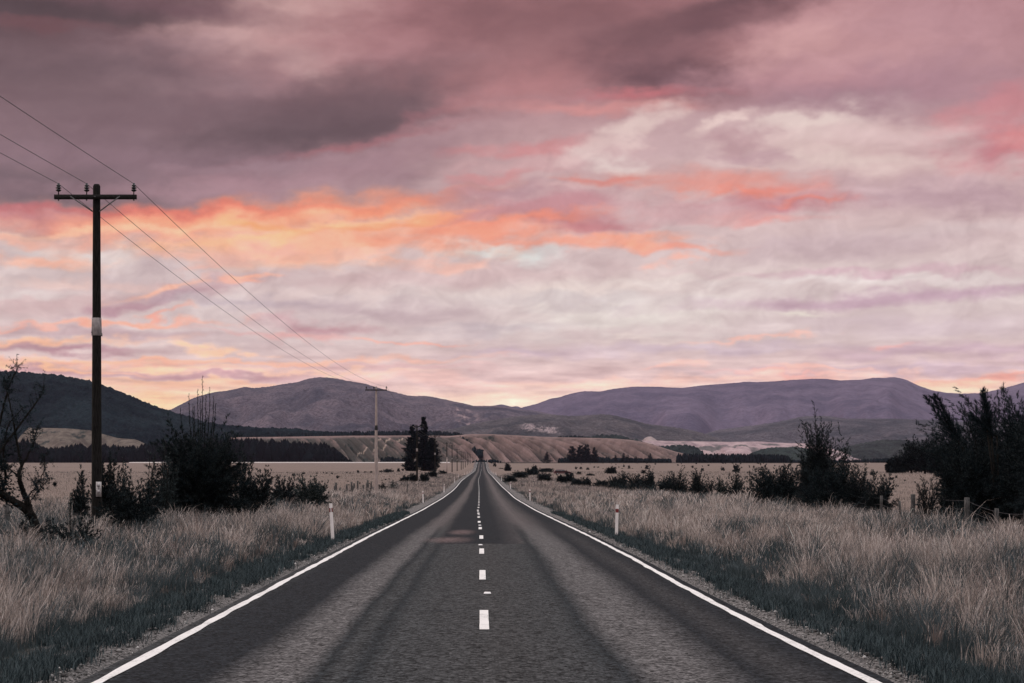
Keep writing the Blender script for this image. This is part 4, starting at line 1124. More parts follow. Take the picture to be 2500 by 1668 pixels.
def bush(x0, x1, ytop, D, label, kind='plume', tint=DK, n=(60, 10, 26), ln=.10, wd=.022, lean=(0, 0), twig=.3, name='shrub', cat='shrub', group=None, depth=None, z0=0., tvar=(.040, .046, .045), nstem=14, core=.25, sink=.1, far=False, trunk=False):
    _seed[0] += 1; r_ = np.random.default_rng(_seed[0])
    cx = X_at((x0 + x1) / 2, D); R = (x1 - x0) / 2 * D / F
    g_ = float(ground_z(np.array(cx), np.array(D))) - sink
    H = Z_at(ytop, D) - g_
    Ry = depth or min(R, 2.5 if R < 4 else R)
    (v, f, c), cur = foliage(r_, R, Ry, H, *n, ln, wd, tint, kind, lean, twig, z0, tvar, core=core)
    if kind == 'plume' and n[0] >= 40:      # a fuller skirt round the upright shoots
        (v2, f2, c2), _ = foliage(r_, R * 1.08, Ry, H * .60, int(n[0] * .9), n[1], n[2], ln, wd, tint, 'dome', (lean[0] * .5, 0), twig, z0, tvar, core=core)
        f = np.concatenate([f, f2 + len(v)]); v = np.concatenate([v, v2]); c = np.concatenate([c, c2])
    if far and not nstem:
        mb = MB(); mb.add(v, [f], c); o = mb.build(name, m_leaf_far); o.location = (cx, D, g_)
    else:
        o = empty(name, (cx, D, g_))
        mb = MB(); mb.add(v, [f], c); mb.build('foliage', m_leaf if not far else m_leaf_far, o)
        mb = MB()
        if trunk: mb.tube([(0, 0, -.2), (0, 0, H * .45), (.05 * R, 0, H * .8)], [H * .035, H * .025, H * .01], 7); mb.build('trunk', m_stem, o)
        else: stems(mb, cur, nstem, .008 + .006 * H); mb.build('stem', m_stem, o)
    if label: tag(o, label, cat, group)
    return o
# --- left verge
bush(152, 186, 1150, 46, 'small grey leafed sapling in front of the dark shrubs left of the tall pole', 'plume', GG, (9, 9, 9), .055, .022, twig=.2, nstem=9)
bush(172, 226, 1122, 56, 'feathery dark shrub touching the left side of the tall dark pole', 'plume', DK, (46, 12, 22), .08, .018, twig=.28, lean=(-.05, 0))
bush(222, 300, 1078, 62, 'tall dark shrub directly behind the tall dark pole', 'plume', WT, (70, 12, 24), .10, .022, twig=.3)
bush(276, 345, 1132, 58, 'spiky topped dark shrub between the tall pole and the big round shrub', 'plume', DK, (60, 12, 20), .085, .018, twig=.26)
bush(325, 392, 1124, 55, 'dark shrub with pointed shoots leaning on the left side of the big round shrub', 'plume', DK, (50, 12, 20), .085, .018, twig=.26, lean=(.06, 0))
bush(225, 392, 1165, 52, 'low dark thicket at the foot of the tall dark pole', 'dome', WT, (170, 10, 20), .09, .022, twig=.28)
bush(362, 606, 1032, 63, 'biggest round dark shrub on the left verge with brush-like upright shoots', 'round', WT * 1.25, (640, 18, 30), .12, .013, twig=.36, nstem=30, tvar=(.04, .043, .038), lean=(.01, 0))
bush(365, 440, 1088, 60, 'lighter feathery side of bush hanging left of the biggest round shrub', 'plume', MG, (40, 10, 20), .08, .016, twig=.35)
def spires():
    D = 66; r_ = np.random.default_rng(5); cx = X_at(490, D); g_ = float(ground_z(np.array(cx), np.array(D)))
    o = empty('dead_shrub', (cx, D, g_)); lv = MB(); st = MB()
    for x, y in ((496, 917), (484, 950), (459, 960), (513, 945), (521, 965), (474, 992), (503, 962), (466, 985), (442, 996), (527, 985), (490, 975)):
        p1 = np.array([X_at(x, D) - cx, r_.normal(0, .25), Z_at(y, D) - g_]); p0 = np.array([p1[0] * .35, 0, 2.2])
        t = np.linspace(0, 1, 8)[:, None]; mid = (p0 + p1) / 2 + [p1[0] * .32, 0, 0]
        c_ = (1 - t) ** 2 * p0 + 2 * t * (1 - t) * mid + t ** 2 * p1; st.tube(c_, np.linspace(.022, .005, 8), 5)
        nt = 26
        for k in range(nt):
            tt = .25 + .75 * k / nt; b = (1 - tt) ** 2 * p0 + 2 * tt * (1 - tt) * mid + tt ** 2 * p1
            d_ = unit(np.array([r_.normal(0, .3), r_.normal(0, .3), 1.0])); L = .15 * (1.2 - tt) + .03
            st.tube([b, b + d_ * L], [.007, .003], 3, cap=False)
            s = r_.uniform(.2, 1, (7, 1)); v, f, c = leaf_tris(b + d_ * L * s, unit(d_ + .6 * r_.normal(size=(7, 3))), .045, .018, r_, np.tile(DK, (7, 1))); lv.add(v, [f], c)
    lv.build('foliage', m_leaf, o); st.build('stem', m_stem, o)
    tag(o, 'bare spindly spires rising above the biggest round shrub against the sky', 'shrub')
spires()
bush(566, 628, 1120, 66, 'dark shrub at the right foot of the biggest round shrub', 'plume', DK, (90, 12, 22), .09, .02, twig=.3)
bush(596, 670, 1138, 72, 'dark shrub with a bumpy top, second right of the biggest round shrub', 'round', DK, (140, 11, 22), .09, .022, twig=.28)
bush(652, 728, 1162, 84, 'low rounded dark shrub left of the grey green round shrub', 'round', DK, (130, 10, 20), .10, .024, twig=.28)
bush(704, 808, 1158, 90, 'grey green round shrub nearest the left paddock', 'round', MG * 1.1, (200, 11, 20), .10, .026, twig=.3, tvar=(.11, .115, .10))
bush(10, 150, 1246, 40, 'dark bramble mound at the bottom left below the leaning tree', 'dome', WT * 1.3, (90, 9, 16), .055, .024, twig=.22, tvar=(.06, .065, .06))
bush(112, 262, 1258, 41, 'dark bramble mound around the foot of the tall dark pole', 'dome', WT * 1.3, (90, 9, 16), .055, .024, twig=.22, tvar=(.05, .055, .05))
bush(812, 868, 1198, 165, 'low weeds along the left fence near the concrete pole', 'dome', DK, (50, 6, 8), .16, .05, twig=.3)
bush(868, 915, 1192, 190, 'low scrub under the left fence just before the concrete pole', 'dome', DK, (40, 6, 8), .16, .05, twig=.3)
bush(922, 944, 1178, 220, 'small dark shrub just right of the concrete pole', 'dome', DK, (30, 6, 8), .18, .06, twig=.3)
bush(948, 972, 1174, 225, 'grey leafed shrub in pale grass right of the concrete pole', 'plume', GG, (26, 6, 7), .16, .06, twig=.35)
for a in ((975, 1002, 1161, 330, 'left shrub of the clump around the white-banded pole by the pines'), (998, 1020, 1158, 326, 'dark shrub at the foot of the pole left of the pines'),
          (1022, 1050, 1153, 333, 'widest dark shrub right of the third pole'), (1044, 1070, 1145, 420, 'dark shrub at the foot of the fourth pole'), (1068, 1092, 1148, 520, 'low dark shrub at the foot of the fifth pole'), (930, 964, 1144, 700, 'long low dark hedge of scrub in the left paddock')):
    bush(*a, 'dome', DK, (60, 7, 9), .28, .09, twig=.5)
# --- right verge
RB = [(1226, 1264, 1160, 330, 'long low dark bramble nearest the road on the right'), (1248, 1292, 1150, 400, 'middle part of the bramble bank right of the road'), (1276, 1320, 1143, 470, 'far right end of the bramble bank beside the road'),
      (1232, 1247, 1131, 900, 'upright small tree at the left end of the right paddock'), (1297, 1312, 1137, 640, 'upright dark shrub on top of the bramble bank'), (1312, 1355, 1143, 700, 'low dark shrubs just left of the red car'),
      (1306, 1350, 1150, 335, 'dense dark shrub in front and left of the red car'), (1357, 1383, 1159, 310, 'dark shrub below the red car'), (1378, 1402, 1149, 320, 'dark shrub hiding the nose of the red car'),
      (1392, 1422, 1168, 275, 'dark shrub below and right of the red car'), (1410, 1448, 1166, 270, 'dark spreading shrub right of the car clump'), (1432, 1450, 1160, 480, 'small tree with a thin stem alone right of the red car'),
      (1476, 1508, 1138, 560, 'wind-bent dark tree in the dry paddock right of the car'), (1446, 1492, 1170, 240, 'left end of the long dark thicket on the right'), (1480, 1522, 1162, 235, 'dark mound in the long thicket on the right'),
      (1503, 1534, 1151, 240, 'tallest point of the long dark thicket on the right'), (1522, 1586, 1155, 228, 'broad mound in the middle of the long dark thicket'), (1570, 1602, 1145, 225, 'upright shrub at the right end of the long thicket'),
      (1476, 1614, 1176, 205, 'low dark spread in front of the long dark thicket'), (1596, 1656, 1158, 195, 'low shrub between the two dark thickets on the right')]
for i, (x0, x1, yt, D, L) in enumerate(RB):
    big = (x1 - x0) * D / F
    bush(x0, x1, yt, D, L, 'plume' if i in (3, 4, 17, 11) else 'dome', [DK, WT * 1.2, DK * 1.15][i % 3], (int(50 + 14 * big), 8, 9), .13 + D / 2600, .035 + D / 9000, twig=.35 + D / 1800., nstem=8)
bush(1615, 1694, 1140, 165, 'left dark shrub of the pair right of the long thicket', 'dome', WT * 1.3, (130, 10, 16), .12, .035, twig=.4)
bush(1682, 1722, 1140, 160, 'upright dark shrub of the pair right of the long thicket', 'plume', DK, (80, 10, 16), .12, .03, twig=.4)
bush(1708, 1752, 1158, 155, 'low dark shrub right of the upright pair', 'dome', DK, (70, 9, 14), .11, .03, twig=.35)
bush(1600, 1745, 1196, 130, 'low bramble in front of the dark pair', 'dome', MG * .8, (110, 8, 14), .10, .03, twig=.3)
bush(1738, 1790, 1156, 125, 'grey green leafy shrub left of the two big round shrubs', 'dome', MG, (90, 9, 14), .10, .03, twig=.3, tvar=(.09, .095, .085))
bush(1772, 1826, 1148, 120, 'dark shrub with a rounded top beside the big round shrub', 'dome', DK, (90, 9, 16), .10, .028, twig=.3)
bush(1787, 1808, 1134, 130, 'small pointed tree top behind the dark shrub', 'plume', DK, (30, 9, 14), .10, .028, twig=.3)
bush(1812, 1984, 1122, 92, 'big round dark shrub left of the tallest feathery tree on the right', 'round', WT * 1.4, (330, 13, 24), .10, .020, twig=.34, nstem=24)
bush(1942, 2052, 1028, 88, 'tallest feathery dark tree in the middle of the right verge', 'plume', DK, (230, 20, 28), .10, .014, twig=.5, nstem=26, name='tree', cat='tree', lean=(-.01, 0))
bush(1950, 2085, 1120, 84, 'dense dark lower growth around the tallest feathery tree', 'dome', WT * 1.3, (190, 12, 20), .11, .024, twig=.38)
bush(2022, 2090, 1074, 86, 'second feathery crown right of the tallest feathery tree', 'plume', DK, (70, 14, 22), .10, .019, twig=.42, name='tree', cat='tree')
bush(2068, 2118, 1080, 90, 'thin open leafed tree right of the feathery crowns', 'plume', DK * 1.15, (34, 11, 9), .075, .024, twig=.45, name='tree', cat='tree')
bush(2062, 2140, 1126, 84, 'dark shrub at the foot of the open leafed tree', 'dome', DK, (100, 11, 18), .10, .022, twig=.34)
bush(2100, 2192, 1148, 78, 'rounded dark shrub at the right end of the clump by the fence', 'dome', DK, (130, 12, 22), .09, .02, twig=.36, lean=(.03, 0))
bush(2226, 2308, 1126, 62, 'slender feathery sapling alone in the gap by the fence posts', 'plume', DK * 1.2, (26, 15, 20), .075, .014, twig=.42, name='tree', cat='tree', lean=(.0, 0), nstem=26)
# the big windswept trees at the right edge
WK = [(2340, 2470, 1012, 62, (-.40, 0), 'front left plume of the big windswept trees at the right edge'), (2400, 2540, 978, 64, (-.32, 0), 'tall middle tree of the windswept group at the right edge'),
      (2470, 2630, 955, 60, (-.24, 0), 'outermost tall windswept tree cut by the right edge'), (2490, 2700, 985, 55, (0, 0), 'nearest dark tree at the far right edge')]
for x0, x1, yt, D, le, L in WK:
    bush(x0, x1, yt, D, L, 'plume', WT * 1.35, (330, 22, 28), .10, .013, twig=.55, nstem=40, name='tree', cat='tree', lean=le, depth=1.8)
bush(2282, 2450, 1060, 60, 'dense dark skirt below the windswept trees', 'dome', WT * 1.2, (420, 14, 24), .11, .018, twig=.46, depth=1.8, lean=(-.03, 0))
bush(2400, 2640, 1020, 58, 'black undergrowth at the right frame edge below the windswept trees', 'dome', WT * 1.1, (480, 14, 24), .11, .018, twig=.46, depth=1.8)
def plume_branch(x0, y0, x1, y1, D, label):
    """one long feathery limb reaching out of the windswept group"""
    r_ = np.random.default_rng(int(x1)); cx = X_at(2390, D); g_ = float(ground_z(np.array(cx), np.array(D)))
    o = empty('tree', (cx, D, g_)); lv = MB(); st = MB()
    for q in range(3):
        p0 = np.array([X_at(x0, D) - cx, 0, Z_at(y0, D) - g_]) + r_.normal(0, .08, 3) * q; p1 = np.array([X_at(x1, D) - cx, -.3 + .3 * q, Z_at(y1, D) - g_]) + r_.normal(0, .16, 3) * q
        mid = (p0 + p1) / 2 + np.array([.12, 0, -.22])
        root_ = np.array([.2, 0, 0.])
        st.tube([root_, p0 * .5 + root_ * .5 + [.25, 0, 0], p0], [.05, .04, .03], 6)
        t = np.linspace(0, 1, 9)[:, None]; st.tube((1 - t) ** 2 * p0 + 2 * t * (1 - t) * mid + t ** 2 * p1, np.linspace(.035, .006, 9), 5)
        nt = 90; L0 = np.linalg.norm(p1 - p0)
        for k in range(nt):
            tt = .02 + .98 * k / nt; b = (1 - tt) ** 2 * p0 + 2 * tt * (1 - tt) * mid + tt ** 2 * p1; T = unit(2 * (1 - tt) * (mid - p0) + 2 * tt * (p1 - mid))
            d_ = unit(T + .62 * unit(r_.normal(size=3))); L = (.52 * (1.08 - tt) + .07) * r_.uniform(.7, 1.2)
            s = r_.uniform(.0, 1, (30, 1)); v, f, c = leaf_tris(b + d_ * L * s, unit(d_ + .55 * r_.normal(size=(30, 3))), .09, .015, r_, np.tile(WT * 1.5, (30, 1))); lv.add(v, [f], c)
    lv.build('foliage', m_leaf, o); st.build('stem', m_stem, o); tag(o, label, 'tree')
plume_branch(2345, 1085, 2281, 966, 61, 'feathery leader reaching farthest up and left from the windswept trees')
plume_branch(2420, 1060, 2392, 968, 59, 'feathery leader in the middle of the windswept group against the hills')
# --- leaning tree at the left frame edge
def leaning_tree():
    D = 43.; r_ = np.random.default_rng(11); cx = X_at(88, D); g_ = float(ground_z(np.array(cx), np.array(D)))
    o = empty('tree', (cx, D, g_)); tr = MB(); lv = MB()
    def P3(x, y, dy=0): return np.array([X_at(x, D) - cx, dy, Z_at(y, D) - g_])
    limbs = [([(90, 1330), (84, 1285), (70, 1252), (40, 1226), (4, 1208), (-40, 1180), (-80, 1120)], .13, .05), ([(76, 1262), (66, 1225), (52, 1196), (49, 1165), (50, 1140), (40, 1090), (32, 1020)], .085, .02),
             ([(-40, 1180), (-20, 1100), (0, 1010), (20, 940), (44, 893)], .05, .008), ([(-30, 1160), (10, 1090), (60, 1020), (100, 960), (106, 942)], .04, .006), ([(50, 1140), (74, 1100), (88, 1060), (96, 1036)], .03, .006),
             ([(66, 1215), (84, 1190), (104, 1160), (118, 1100)], .02, .006), ([(4, 1208), (12, 1160), (6, 1100), (20, 1040), (60, 990)], .04, .008), ([(49, 1165), (20, 1140), (-10, 1130)], .02, .006), ([(68, 1240), (90, 1205), (120, 1168)], .015, .005),
             ([(-80, 1120), (-90, 1000), (-60, 900), (-40, 840)], .06, .01), ([(32, 1020), (20, 960), (6, 925)], .02, .005)]
    for pts, a, b in limbs:
        p = np.array([P3(x, y, r_.normal(0, .12) * (i > 0)) for i, (x, y) in enumerate(pts)])
        n = 5 * len(p); s = np.linspace(0, len(p) - 1, n); q = np.stack([np.interp(s, np.arange(len(p)), p[:, k]) for k in range(3)], -1)
        for k in range(3): q[:, k] = _smooth(q[:, k], 5)
        q += r_.normal(0, .008, q.shape); tr.tube(q, np.linspace(a, b, n), 8)
        if a < .06 or True:
            m_ = 34 if a < .1 else 10
            for _ in range(m_):
                i = r_.integers(n // 3 if a < .1 else n // 2, n); d_ = unit(r_.normal(size=3) + [0, 0, .4]); L = r_.uniform(.12, .42)
                tr.tube([q[i], q[i] + d_ * L], [.006, .002], 3, cap=False)
                s_ = r_.uniform(.1, 1, (16, 1)); v, f, c = leaf_tris(q[i] + d_ * L * s_ + r_.normal(0, .02, (16, 3)), unit(r_.normal(size=(16, 3))), .045, .026, r_, np.tile(DK * 1.5, (16, 1)), .4); lv.add(v, [f], c)
    (v, f, c), cur = foliage(r_, 1.0, .9, Z_at(1010, D) - g_, 150, 9, 14, .05, .026, WT * 1.5, 'dome', (0, 0), .24, z0=1.2); v[:, 0] -= 1.25; lv.add(v, [f], c)
    tr.build('trunk', m_stem, o, smooth=True); lv.build('crown', m_leaf, o)
    tag(o, 'gnarled forked tree with small leaves leaning out of the left frame edge', 'tree')
leaning_tree()

# ------------------------------------------------------------------ pines and far trees
def pine(x, ytop, ybase, half, D, label, r_seed, name='pine_tree', n_wh=26, n_br=9, per=26, tint=WT, cat='pine tree', group=None, bare=.08, lf=1.0, shape=.75):
    r_ = np.random.default_rng(r_seed); cx = X_at(x, D); g_ = float(ground_z(np.array(cx), np.array(D))) - .2
    H = Z_at(ytop, D) - g_; R = half * D / F
    o = empty(name, (cx, D, g_)); mb = MB(); mb.tube([(0, 0, -.3), (.01 * H, 0, H * .5), (0, 0, H * .98)], [H * .022, H * .014, H * .003], 7); mb.build('trunk', m_stem, o)
    hs = bare + (1 - bare) * (np.linspace(0, 1, n_wh) ** .9) ; V_, F_, C_ = [], [], []; lv = MB(); br = MB()
    for h_ in hs:
        rad = R * np.clip((1.02 - h_) ** shape * 1.15, .04, 1) * r_.uniform(.75, 1.15)
        for b in range(n_br if h_ < .8 else max(4, n_br // 2)):
            a = r_.uniform(0, 6.283); L = rad * r_.uniform(.55, 1.15); p0 = np.array([0, 0, h_ * H]); d_ = np.array([math.cos(a), math.sin(a), .0])
            s = r_.uniform(.12, 1, (per, 1)) ** .7
            p = p0 + d_ * L * s; p[:, 2] += (-.10 * L * np.sin(s[:, 0] * 3.1) + .22 * L * s[:, 0] ** 2) + r_.normal(0, .012 * H, per)
            p[:, :2] += r_.normal(0, .10 * L + .01, (per, 2)) 
            dd = unit(d_ * .8 + np.array([0, 0, .45]) + .8 * r_.normal(size=(per, 3)))
            v, f, c = leaf_tris(p, dd, .055 * H * lf * (1.1 - .5 * h_), .022 * H * lf, r_, np.tile(tint * r_.uniform(.6, 1.5), (per, 1)), .2); lv.add(v, [f], c)
    lv.build('crown', m_leaf_far, o); tag(o, label, cat, group); return o
pine(1034.5, 1022, 1147, 15, 885, 'tallest dark pine left of the road with a ragged pointed top', 1, n_wh=22, n_br=6, per=44, shape=.45, bare=.1)
pine(1008, 1041, 1147, 25, 880, 'left pine of the tall group with long side branches', 2, n_wh=20, n_br=7, per=56, shape=.6, bare=.02)
pine(1054, 1071, 1147, 23, 890, 'broad right pine of the tall group beside the pole', 3, n_wh=30, n_br=11, per=34, shape=.35, bare=.05)
pine(1038, 1078, 1147, 17, 900, 'dense dark lower pine in the middle of the tall group', 4, n_wh=26, n_br=11, per=34, shape=.35, bare=.05)
pine(1335.5, 1104, 1128, 12.5, 2150, 'single small pine standing alone below the terrace right of the road', 5, n_wh=14, n_br=8, per=20, shape=.8, lf=1.5)
pine(1396, 1091, 1128, 13, 2180, 'left tree of the dark clump below the terrace', 6, n_wh=14, n_br=8, per=22, shape=.4, lf=1.6, bare=.2)
pine(1417, 1089, 1128, 13, 2190, 'tall left middle tree of the dark clump below the terrace', 7, n_wh=16, n_br=9, per=26, shape=.35, lf=1.6)
pine(1432, 1087, 1128, 13, 2185, 'tall right middle tree of the dark clump below the terrace', 8, n_wh=16, n_br=9, per=26, shape=.3, lf=1.6)
pine(1451, 1094, 1128, 10, 2180, 'right tree of the dark clump below the terrace', 9, n_wh=14, n_br=8, per=22, shape=.5, lf=1.6)
for k, (x, yt, hf, L) in enumerate(((1523, 1107, 8, 'rounded tree in the dark row, left of the two tall ones'), (1503, 1112, 6, 'small tree in the dark row below the terrace end'), (1533, 1111, 7, 'right of the rounded tree in the dark row'), (1553, 1115, 6, 'small tree at the right of the dark row'), (1587, 1108, 7, 'pale green tree near the end of the terrace'))):
    pine(x, yt, 1128, hf, 2160, L, 20 + k, n_wh=10, n_br=7, per=18, shape=.5, lf=1.9, name='tree', cat='tree', tint=WT * (1 if k < 4 else 2.2))
for k, (x, yt, hf, D, L) in enumerate(((2225, 1066, 30, 560, 'tallest rounded dark tree of the far right clump'), (2258, 1064, 28, 540, 'dark tree merging into the windswept trees in the far right clump'), (2195, 1108, 20, 600, 'low dark tree at the left end of the far right clump'), (2290, 1072, 30, 520, 'dark tree behind the feathery leader'), (2176, 1118, 14, 620, 'lowest leftmost bush of the far right clump'))):
    bush(x - hf, x + hf, yt, D, L, 'dome', WT, (190, 9, 12), .5, .16, twig=1.1, name='tree', cat='tree', nstem=5, far=True, trunk=True)

def woods(name, items, tint, label, seed, kind='mix', width=1.0, density=1.0):
    """a far wood that reads as one mass: items = (x0, x1, D0, D1, ytop function, n)"""
    r_ = np.random.default_rng(seed); mb = MB(); VV = []; FF = []; CC = []; off = 0
    for (x0, x1, D0, D1, yf, n) in items:
        n = int(n * density)
        xs_ = r_.uniform(x0, x1, n); Ds = r_.uniform(D0, D1, n); yt = np.array([yf(x) for x in xs_])
        X = (xs_ - VX) * Ds / F; g_ = ground_z(X, Ds) if D0 < 2500 else None
        Zt = CAM_H - (yt - VY) * Ds / F
        if g_ is None: g_ = Zt - 12
        H = np.maximum((Zt - g_) * r_.uniform(.62, 1.04, n), 2.0)
        R = np.clip(H * r_.uniform(.22, .42, n) * width, 1.2, 7)
        cone = r_.uniform(size=n) < (.75 if kind == 'pine' else .3)
        nl, ns = 7, 8
        lv = np.linspace(0, 1, nl)
        for i in range(n):
            rad = (np.array([.75, 1, .95, .8, .55, .3, .0]) if cone[i] else np.array([.6, .95, 1.05, 1, .85, .5, .0])) * R[i]
            a = np.arange(ns) / ns * 6.283 + r_.uniform(0, 6)
            rr = rad[:, None] * r_.uniform(.65, 1.3, (nl, ns)); z = g_[i] + H[i] * (lv[:, None] * .97 + r_.normal(0, .035, (nl, ns)))
            z[0] = g_[i]
            v = np.stack([X[i] + rr * np.cos(a), Ds[i] + rr * np.sin(a), z], -1)
            VV.append(v.reshape(-1, 3)); ii, jj = np.meshgrid(np.arange(nl - 1), np.arange(ns), indexing='ij'); b = ii * ns + jj; c = ii * ns + (jj + 1) % ns
            FF.append(np.stack([b, c, c + ns, b + ns], -1).reshape(-1, 4) + off); off += nl * ns
            CC.append(np.tile(tint * r_.uniform(.6, 1.5), (nl * ns, 1)) * r_.uniform(.7, 1.3, (nl * ns, 1)))
    mb.add(np.concatenate(VV), [np.concatenate(FF)], np.concatenate(CC))
    return tag(mb.build(name, m_leaf_far), label, 'woods', kind='stuff')
def itp(*p): return lambda x: np.interp(x, [a for a, b in p], [b for a, b in p]) + 0.0
woods('woods', [(-400, 860, 2340, 2520, itp((-400, 1060), (60, 1068), (110, 1092), (200, 1082), (330, 1088), (400, 1075), (600, 1068), (690, 1072), (760, 1080), (790, 1080), (818, 1092), (845, 1116), (860, 1124)), 1500)],
      WT * .5, 'dark wood filling the far edge of the left paddock', 31)
woods('woods', [(930, 1000, 2350, 2420, itp((930, 1116), (950, 1113), (1000, 1120)), 60), (1155, 1200, 2000, 2150, itp((1140, 1126), (1160, 1122), (1175, 1121), (1200, 1121)), 50), (1195, 1222, 2300, 2400, itp((1190, 1118), (1222, 1124)), 26)],
      WT, 'low dark trees behind the crest where the road disappears', 32)
woods('woods', [(1364, 1400, 2230, 2280, itp((1364, 1118), (1400, 1115)), 70), (1400, 1490, 2230, 2280, itp((1400, 1112), (1490, 1116)), 150), (1490, 1640, 2250, 2300, itp((1490, 1117), (1560, 1117), (1640, 1119)), 180)],
      WT * 1.1, 'dark tree row below the ribbed terrace', 33)
woods('woods', [(1656, 1930, 2250, 2400, itp((1656, 1106), (1700, 1105), (1800, 1107), (1900, 1108), (1925, 1112), (1930, 1118)), 620)], WT * .8, 'dense dark plantation block right of the terrace', 34, kind='pine', width=.7)
woods('woods', [(1928, 2180, 2300, 2420, itp((1928, 1121), (1960, 1123), (2100, 1121), (2180, 1116)), 260)], WT * 1.1, 'thin dark line of trees right of the plantation', 35)
woods('woods', [(560, 760, 3000, 3150, itp((560, 1056), (700, 1052), (760, 1054)), 160), (740, 1135, 3000, 3120, itp((740, 1055), (830, 1052), (950, 1050), (1060, 1050), (1120, 1055), (1135, 1060)), 420),
                (1350, 1440, 2880, 2960, itp((1350, 1066), (1380, 1063), (1410, 1061), (1440, 1067)), 70)], WT * 1.2, 'dark tree belt along the back of the flat terrace top', 36, kind='pine')
woods('woods', [(1095, 1140, 2830, 2860, itp((1095, 1064), (1120, 1062), (1140, 1064)), 30)], WT * 1.2, 'small clump of trees at the head of the gully on the terrace', 37)
def gully_wood():
    r_ = np.random.default_rng(38); its = []
    for k in range(14):
        f = k / 13.; x = 1128 + 46 * f; y = 1064 + 34 * f; D = 2800 - 300 * f * .9
        its.append((x - 7, x + 9 - 4 * f, D - 12, D + 12, (lambda yy: (lambda q: yy))(y - 1.0), 9))
    global ground_z
    old = ground_z
    ground_z = lambda X, D: CAM_H - (1071 + (2800 - np.asarray(D)) / 270 * 34 - VY) * np.asarray(D) / F
    for k in range(len(its)): its[k] = (*its[k][:2], min(its[k][2], 2480), min(its[k][3], 2490), its[k][4], its[k][5]) if False else its[k]
    # trees stand on the terrace face
    items = []
    mb_items = its
    woods('woods', [(a, b, c - 0, d, e, n) for a, b, c, d, e, n in mb_items], WT * 1.3, 'dark strip of trees running down the gully above the road end', 39, kind='pine')
    ground_z = old
gully_wood()

# scattered small shrubs of the two paddocks
def pad_depth(y):
    Ds = np.arange(120, 2300, 4.0); ys = VY + (CAM_H - plain_z(Ds * 0 + 30, Ds)) * F / Ds
    return float(np.interp(-y, -np.minimum.accumulate(ys), Ds))
protos = []
for k in range(5):
    r_ = np.random.default_rng(60 + k); kind = ['dome', 'plume', 'dome', 'plume', 'dome'][k]
    (v, f, c), cur = foliage(r_, 1.0, 1.0, 1.5, 26, 6, 9, .22, .09, DK, kind, (.12 * (k % 3 - 1), 0), .5)
    mb = MB(); mb.add(v, [f], c); protos.append(mb)
L_sc = [(405, 900, 30, 30), (455, 895, 12, 14), (492, 890, 30, 22), (605, 888, 22, 12), (660, 885, 10, 16), (688, 888, 18, 14), (735, 890, 20, 16), (785, 920, 40, 26), (860, 885, 20, 12), (885, 888, 22, 12), (955, 875, 24, 30),
        (1015, 878, 30, 14), (1070, 878, 24, 16), (980, 905, 20, 8), (870, 955, 14, 14), (875, 985, 24, 12), (970, 970, 14, 20), (1010, 995, 16, 12), (1150, 872, 40, 20), (1200, 874, 44, 18), (1245, 872, 36, 16), (1300, 860, 40, 36), (1335, 860, 30, 20), (1050, 975, 24, 20), (1160, 945, 24, 14), (1190, 940, 22, 16), (1220, 935, 20, 14), (350, 885, 12, 12)]
R_sc = [(1285, 487, 16, 12), (1325, 490, 8, 8), (1415, 487, 14, 12), (1600, 480, 10, 10), (1720, 485, 14, 12), (1785, 492, 20, 16), (1775, 537, 30, 22), (1825, 532, 18, 22), (1870, 550, 30, 9), (1900, 512, 34, 40), (1975, 532, 46, 50), (2020, 548, 28, 12),
        (2090, 475, 20, 12), (2235, 475, 40, 12), (1215, 545, 50, 36), (1280, 545, 44, 36), (1380, 553, 50, 36), (1475, 530, 36, 20), (1530, 530, 44, 18), (1255, 615, 80, 44), (890, 690, 16, 30), (2150, 535, 16, 20), (2180, 590, 80, 60),
        (2230, 530, 70, 66), (2330, 530, 14, 14), (140, 550, 70, 16), (45, 515, 60, 60), (1600, 552, 20, 12)]
R4 = [(135, 835, 60, 56), (1215, 900, 50, 22), (1250, 888, 20, 22), (1310, 915, 16, 16), (1080, 870, 36, 34), (35, 797, 14, 14), (60, 800, 12, 10), (110, 800, 14, 10), (165, 803, 12, 10), (1100, 905, 20, 12)]
items = [(600 + x / 3.485, 900 + y / 3.485, w / 3.485, h / 3.485, 'left') for x, y, w, h in L_sc] + [(1200 + x / 5.875, 1050 + y / 5.875, w / 5.875, h / 5.875, 'right') for x, y, w, h in R_sc] + [(1750 + x / 2.851, 850 + y / 2.851, w / 2.851, h / 2.851, 'right') for x, y, w, h in R4]
items += [(x, y, w, h, s) for x, y, w, h, s in ((133, 1182, 15, 14, 'left'), (1600, 1133, 5, 4, 'right'), (1655, 1135, 5, 4, 'right'), (1700, 1132, 5, 3, 'right'), (1730, 1136, 6, 4, 'right'), (1765, 1131, 5, 3, 'right'), (1840, 1139, 6, 4, 'right'), (1690, 1140, 9, 6, 'right'), (1715, 1146, 10, 8, 'right'), (1765, 1144, 10, 10, 'right'))]
pobj = [None] * 5
r_ = np.random.default_rng(99)
